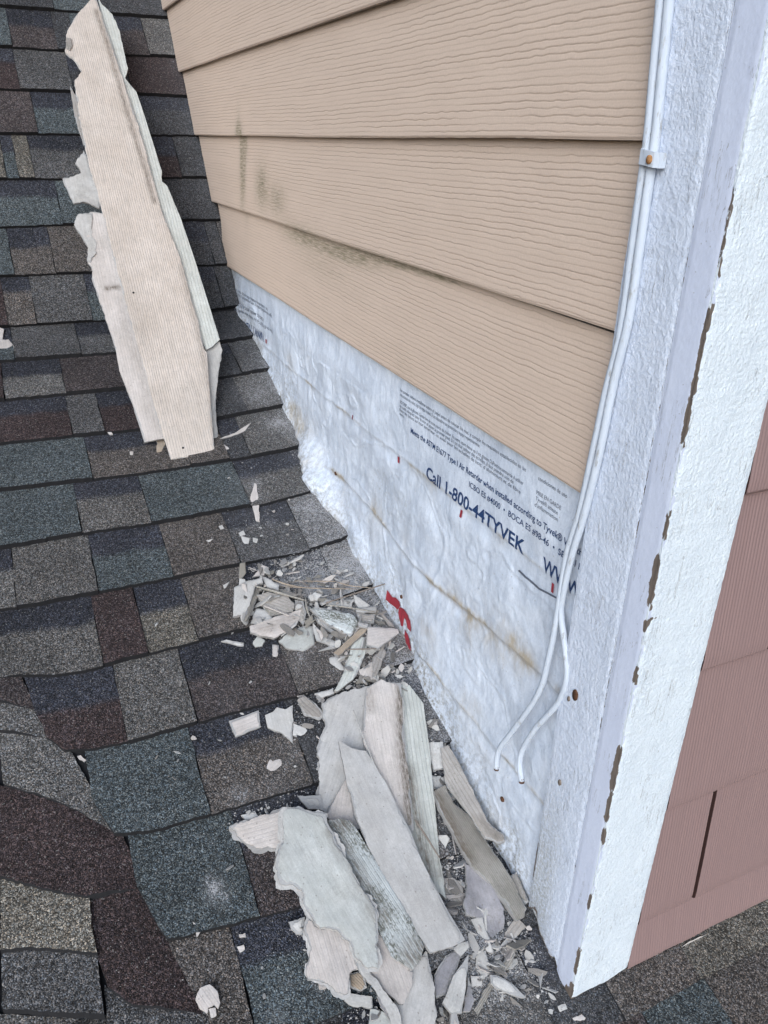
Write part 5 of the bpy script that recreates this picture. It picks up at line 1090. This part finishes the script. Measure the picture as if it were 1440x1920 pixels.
def strew(poly, count, smin, smax, h0, h1, label, group, tilt=0.5, src=None, name='rubble_flake'):
    xs = [p[0] for p in poly]; ys_ = [p[1] for p in poly]; k = 0
    while k < count:
        p = (random.uniform(min(xs), max(xs)), random.uniform(min(ys_), max(ys_)))
        if not inside(p, poly): continue
        s = smin * (smax / smin) ** (random.random() ** 1.7); q = hit_slope(p, random.uniform(h0, h1))
        if q[0] > -0.004: continue
        o = bpy.data.objects.new(name, random.choice(src or FL)); COL.objects.link(o)
        o.location = q; o.scale = (s, s, s * random.uniform(0.8, 1.3))
        o.rotation_euler = (math.atan(SL) + random.gauss(0, tilt), random.gauss(0, tilt), random.random() * 6.283)
        tag(o, label, 'rubble', group); k += 1
strew(R1, 150, 0.0035, 0.0115, 0.008, 0.028, 'small broken flake heaped among the shards of the upper heap by the wall', 'flakes in the upper heap')
strew(R7, 45, 0.004, 0.0105, 0.008, 0.022, 'small broken flake between the two heaps near the red logo', 'flakes between the heaps')
strew(R2, 85, 0.004, 0.012, 0.006, 0.014, 'small broken flake lying between the large boards and the wall', 'flakes beside the large boards', 0.35)
strew(R3, 16, 0.003, 0.007, 0.006, 0.008, 'little flake on the shingles just left of the large boards', 'flakes left of the large boards', 0.15)
strew(R4, 30, 0.003, 0.009, 0.006, 0.012, 'small flake in front of the large boards', 'flakes in front of the large boards', 0.3)
strew(R6, 9, 0.0025, 0.006, 0.006, 0.008, 'little flake above the large pink ribbed shard', 'flakes above the pink shard', 0.2)
strew(R1, 85, 0.005, 0.011, 0.010, 0.030, 'angular sliver of board jammed among the shards of the upper heap', 'slivers in the upper heap', 0.4, SLV, 'rubble_sliver')
strew(R7, 32, 0.004, 0.010, 0.010, 0.026, 'angular sliver of board between the two heaps near the red logo', 'slivers between the heaps', 0.4, SLV, 'rubble_sliver')
strew(R2, 30, 0.004, 0.009, 0.008, 0.016, 'angular sliver of board between the large boards and the wall', 'slivers beside the large boards', 0.3, SLV, 'rubble_sliver')
strew(R4, 16, 0.003, 0.007, 0.007, 0.012, 'angular sliver in front of the large boards', 'slivers in front of the large boards', 0.3, SLV, 'rubble_sliver')
strew([(250, 1300), (420, 1240), (560, 1260), (560, 1480), (430, 1560), (520, 1700), (500, 1890), (400, 1780), (330, 1600)], 22, 0.0018, 0.0042, 0.009, 0.010, 'tiny pale chip strewn on the shingles left of the heaps', 'tiny chips left of the heaps', 0.1)
strew([(380, 900), (560, 880), (600, 1000), (520, 1050), (400, 1040)], 16, 0.0018, 0.004, 0.008, 0.009, 'tiny pale chip strewn on the shingles above the upper heap', 'tiny chips above the upper heap', 0.1)
# crumbs and grit
def crumbs(name, spec, label):
    V = []; F = []; o = 0; r = np.random.default_rng(11)
    base = np.array([(1, 0, 0), (-1, 0, 0), (0, 1, 0), (0, -1, 0), (0, 0, 1), (0, 0, -1)], float)
    tri = np.array([(0, 2, 4), (2, 1, 4), (1, 3, 4), (3, 0, 4), (2, 0, 5), (1, 2, 5), (3, 1, 5), (0, 3, 5)])
    for poly, count, s0, s1, h0, h1 in spec:
        xs = [p[0] for p in poly]; ys_ = [p[1] for p in poly]; k = 0
        while k < count:
            p = (r.uniform(min(xs), max(xs)), r.uniform(min(ys_), max(ys_)))
            if not inside(p, poly): continue
            q = hit_slope(p, r.uniform(h0, h1)); k += 1
            if q[0] > -0.001: continue
            s = s0 * (s1 / s0) ** (r.random() ** 2.2)
            A = base * (0.6 + 0.8 * r.random((6, 1))) * np.array([1, 0.75, 0.5]) * s; a = r.random() * 6.28
            c, t = math.cos(a), math.sin(a); A = A @ np.array([[c, t, 0], [-t, c, 0], [0, 0, 1]])
            V.append(A + q); F.append(tri + o); o += 6
    ob = build(name, np.concatenate(V), np.concatenate(F), MCRUMB, smooth=False)
    return tag(ob, label, 'rubble', kind='stuff')
WALLSTRIP = [(455, 620), (500, 690), (560, 850), (610, 930), (670, 1030), (700, 1090), (640, 1080), (560, 930), (480, 720), (440, 620)]
crumbs('cement_crumbs', [(R1, 2600, .0007, .0035, .004, .016), (R2, 2400, .0007, .0035, .004, .010), (R4, 700, .0006, .0028, .005, .008), (R3, 350, .0006, .0025, .005, .007), (R5, 420, .0005, .0022, .005, .008), (R6, 160, .0006, .0022, .005, .007), (R7, 1200, .0007, .0035, .004, .014),
   (WALLSTRIP, 260, .0005, .0022, .005, .008), ([(560, 1030), (660, 1015), (690, 1090), (520, 1060)], 1100, .0006, .0026, .005, .009), ([(940, 1750), (1060, 1880), (1000, 1920), (900, 1900)], 500, .0006, .0025, .004, .007), ([(380, 1220), (600, 1180), (640, 1500), (420, 1560), (330, 1400)], 160, .0004, .0014, .005, .007), ([(0, 620), (400, 620), (480, 1000), (200, 1000)], 60, .0004, .0014, .006, .008), ([(300, 1560), (560, 1560), (620, 1900), (330, 1900)], 120, .0004, .0013, .005, .007)],
   'pale cement crumbs and grit strewn over the shingles along the wall')
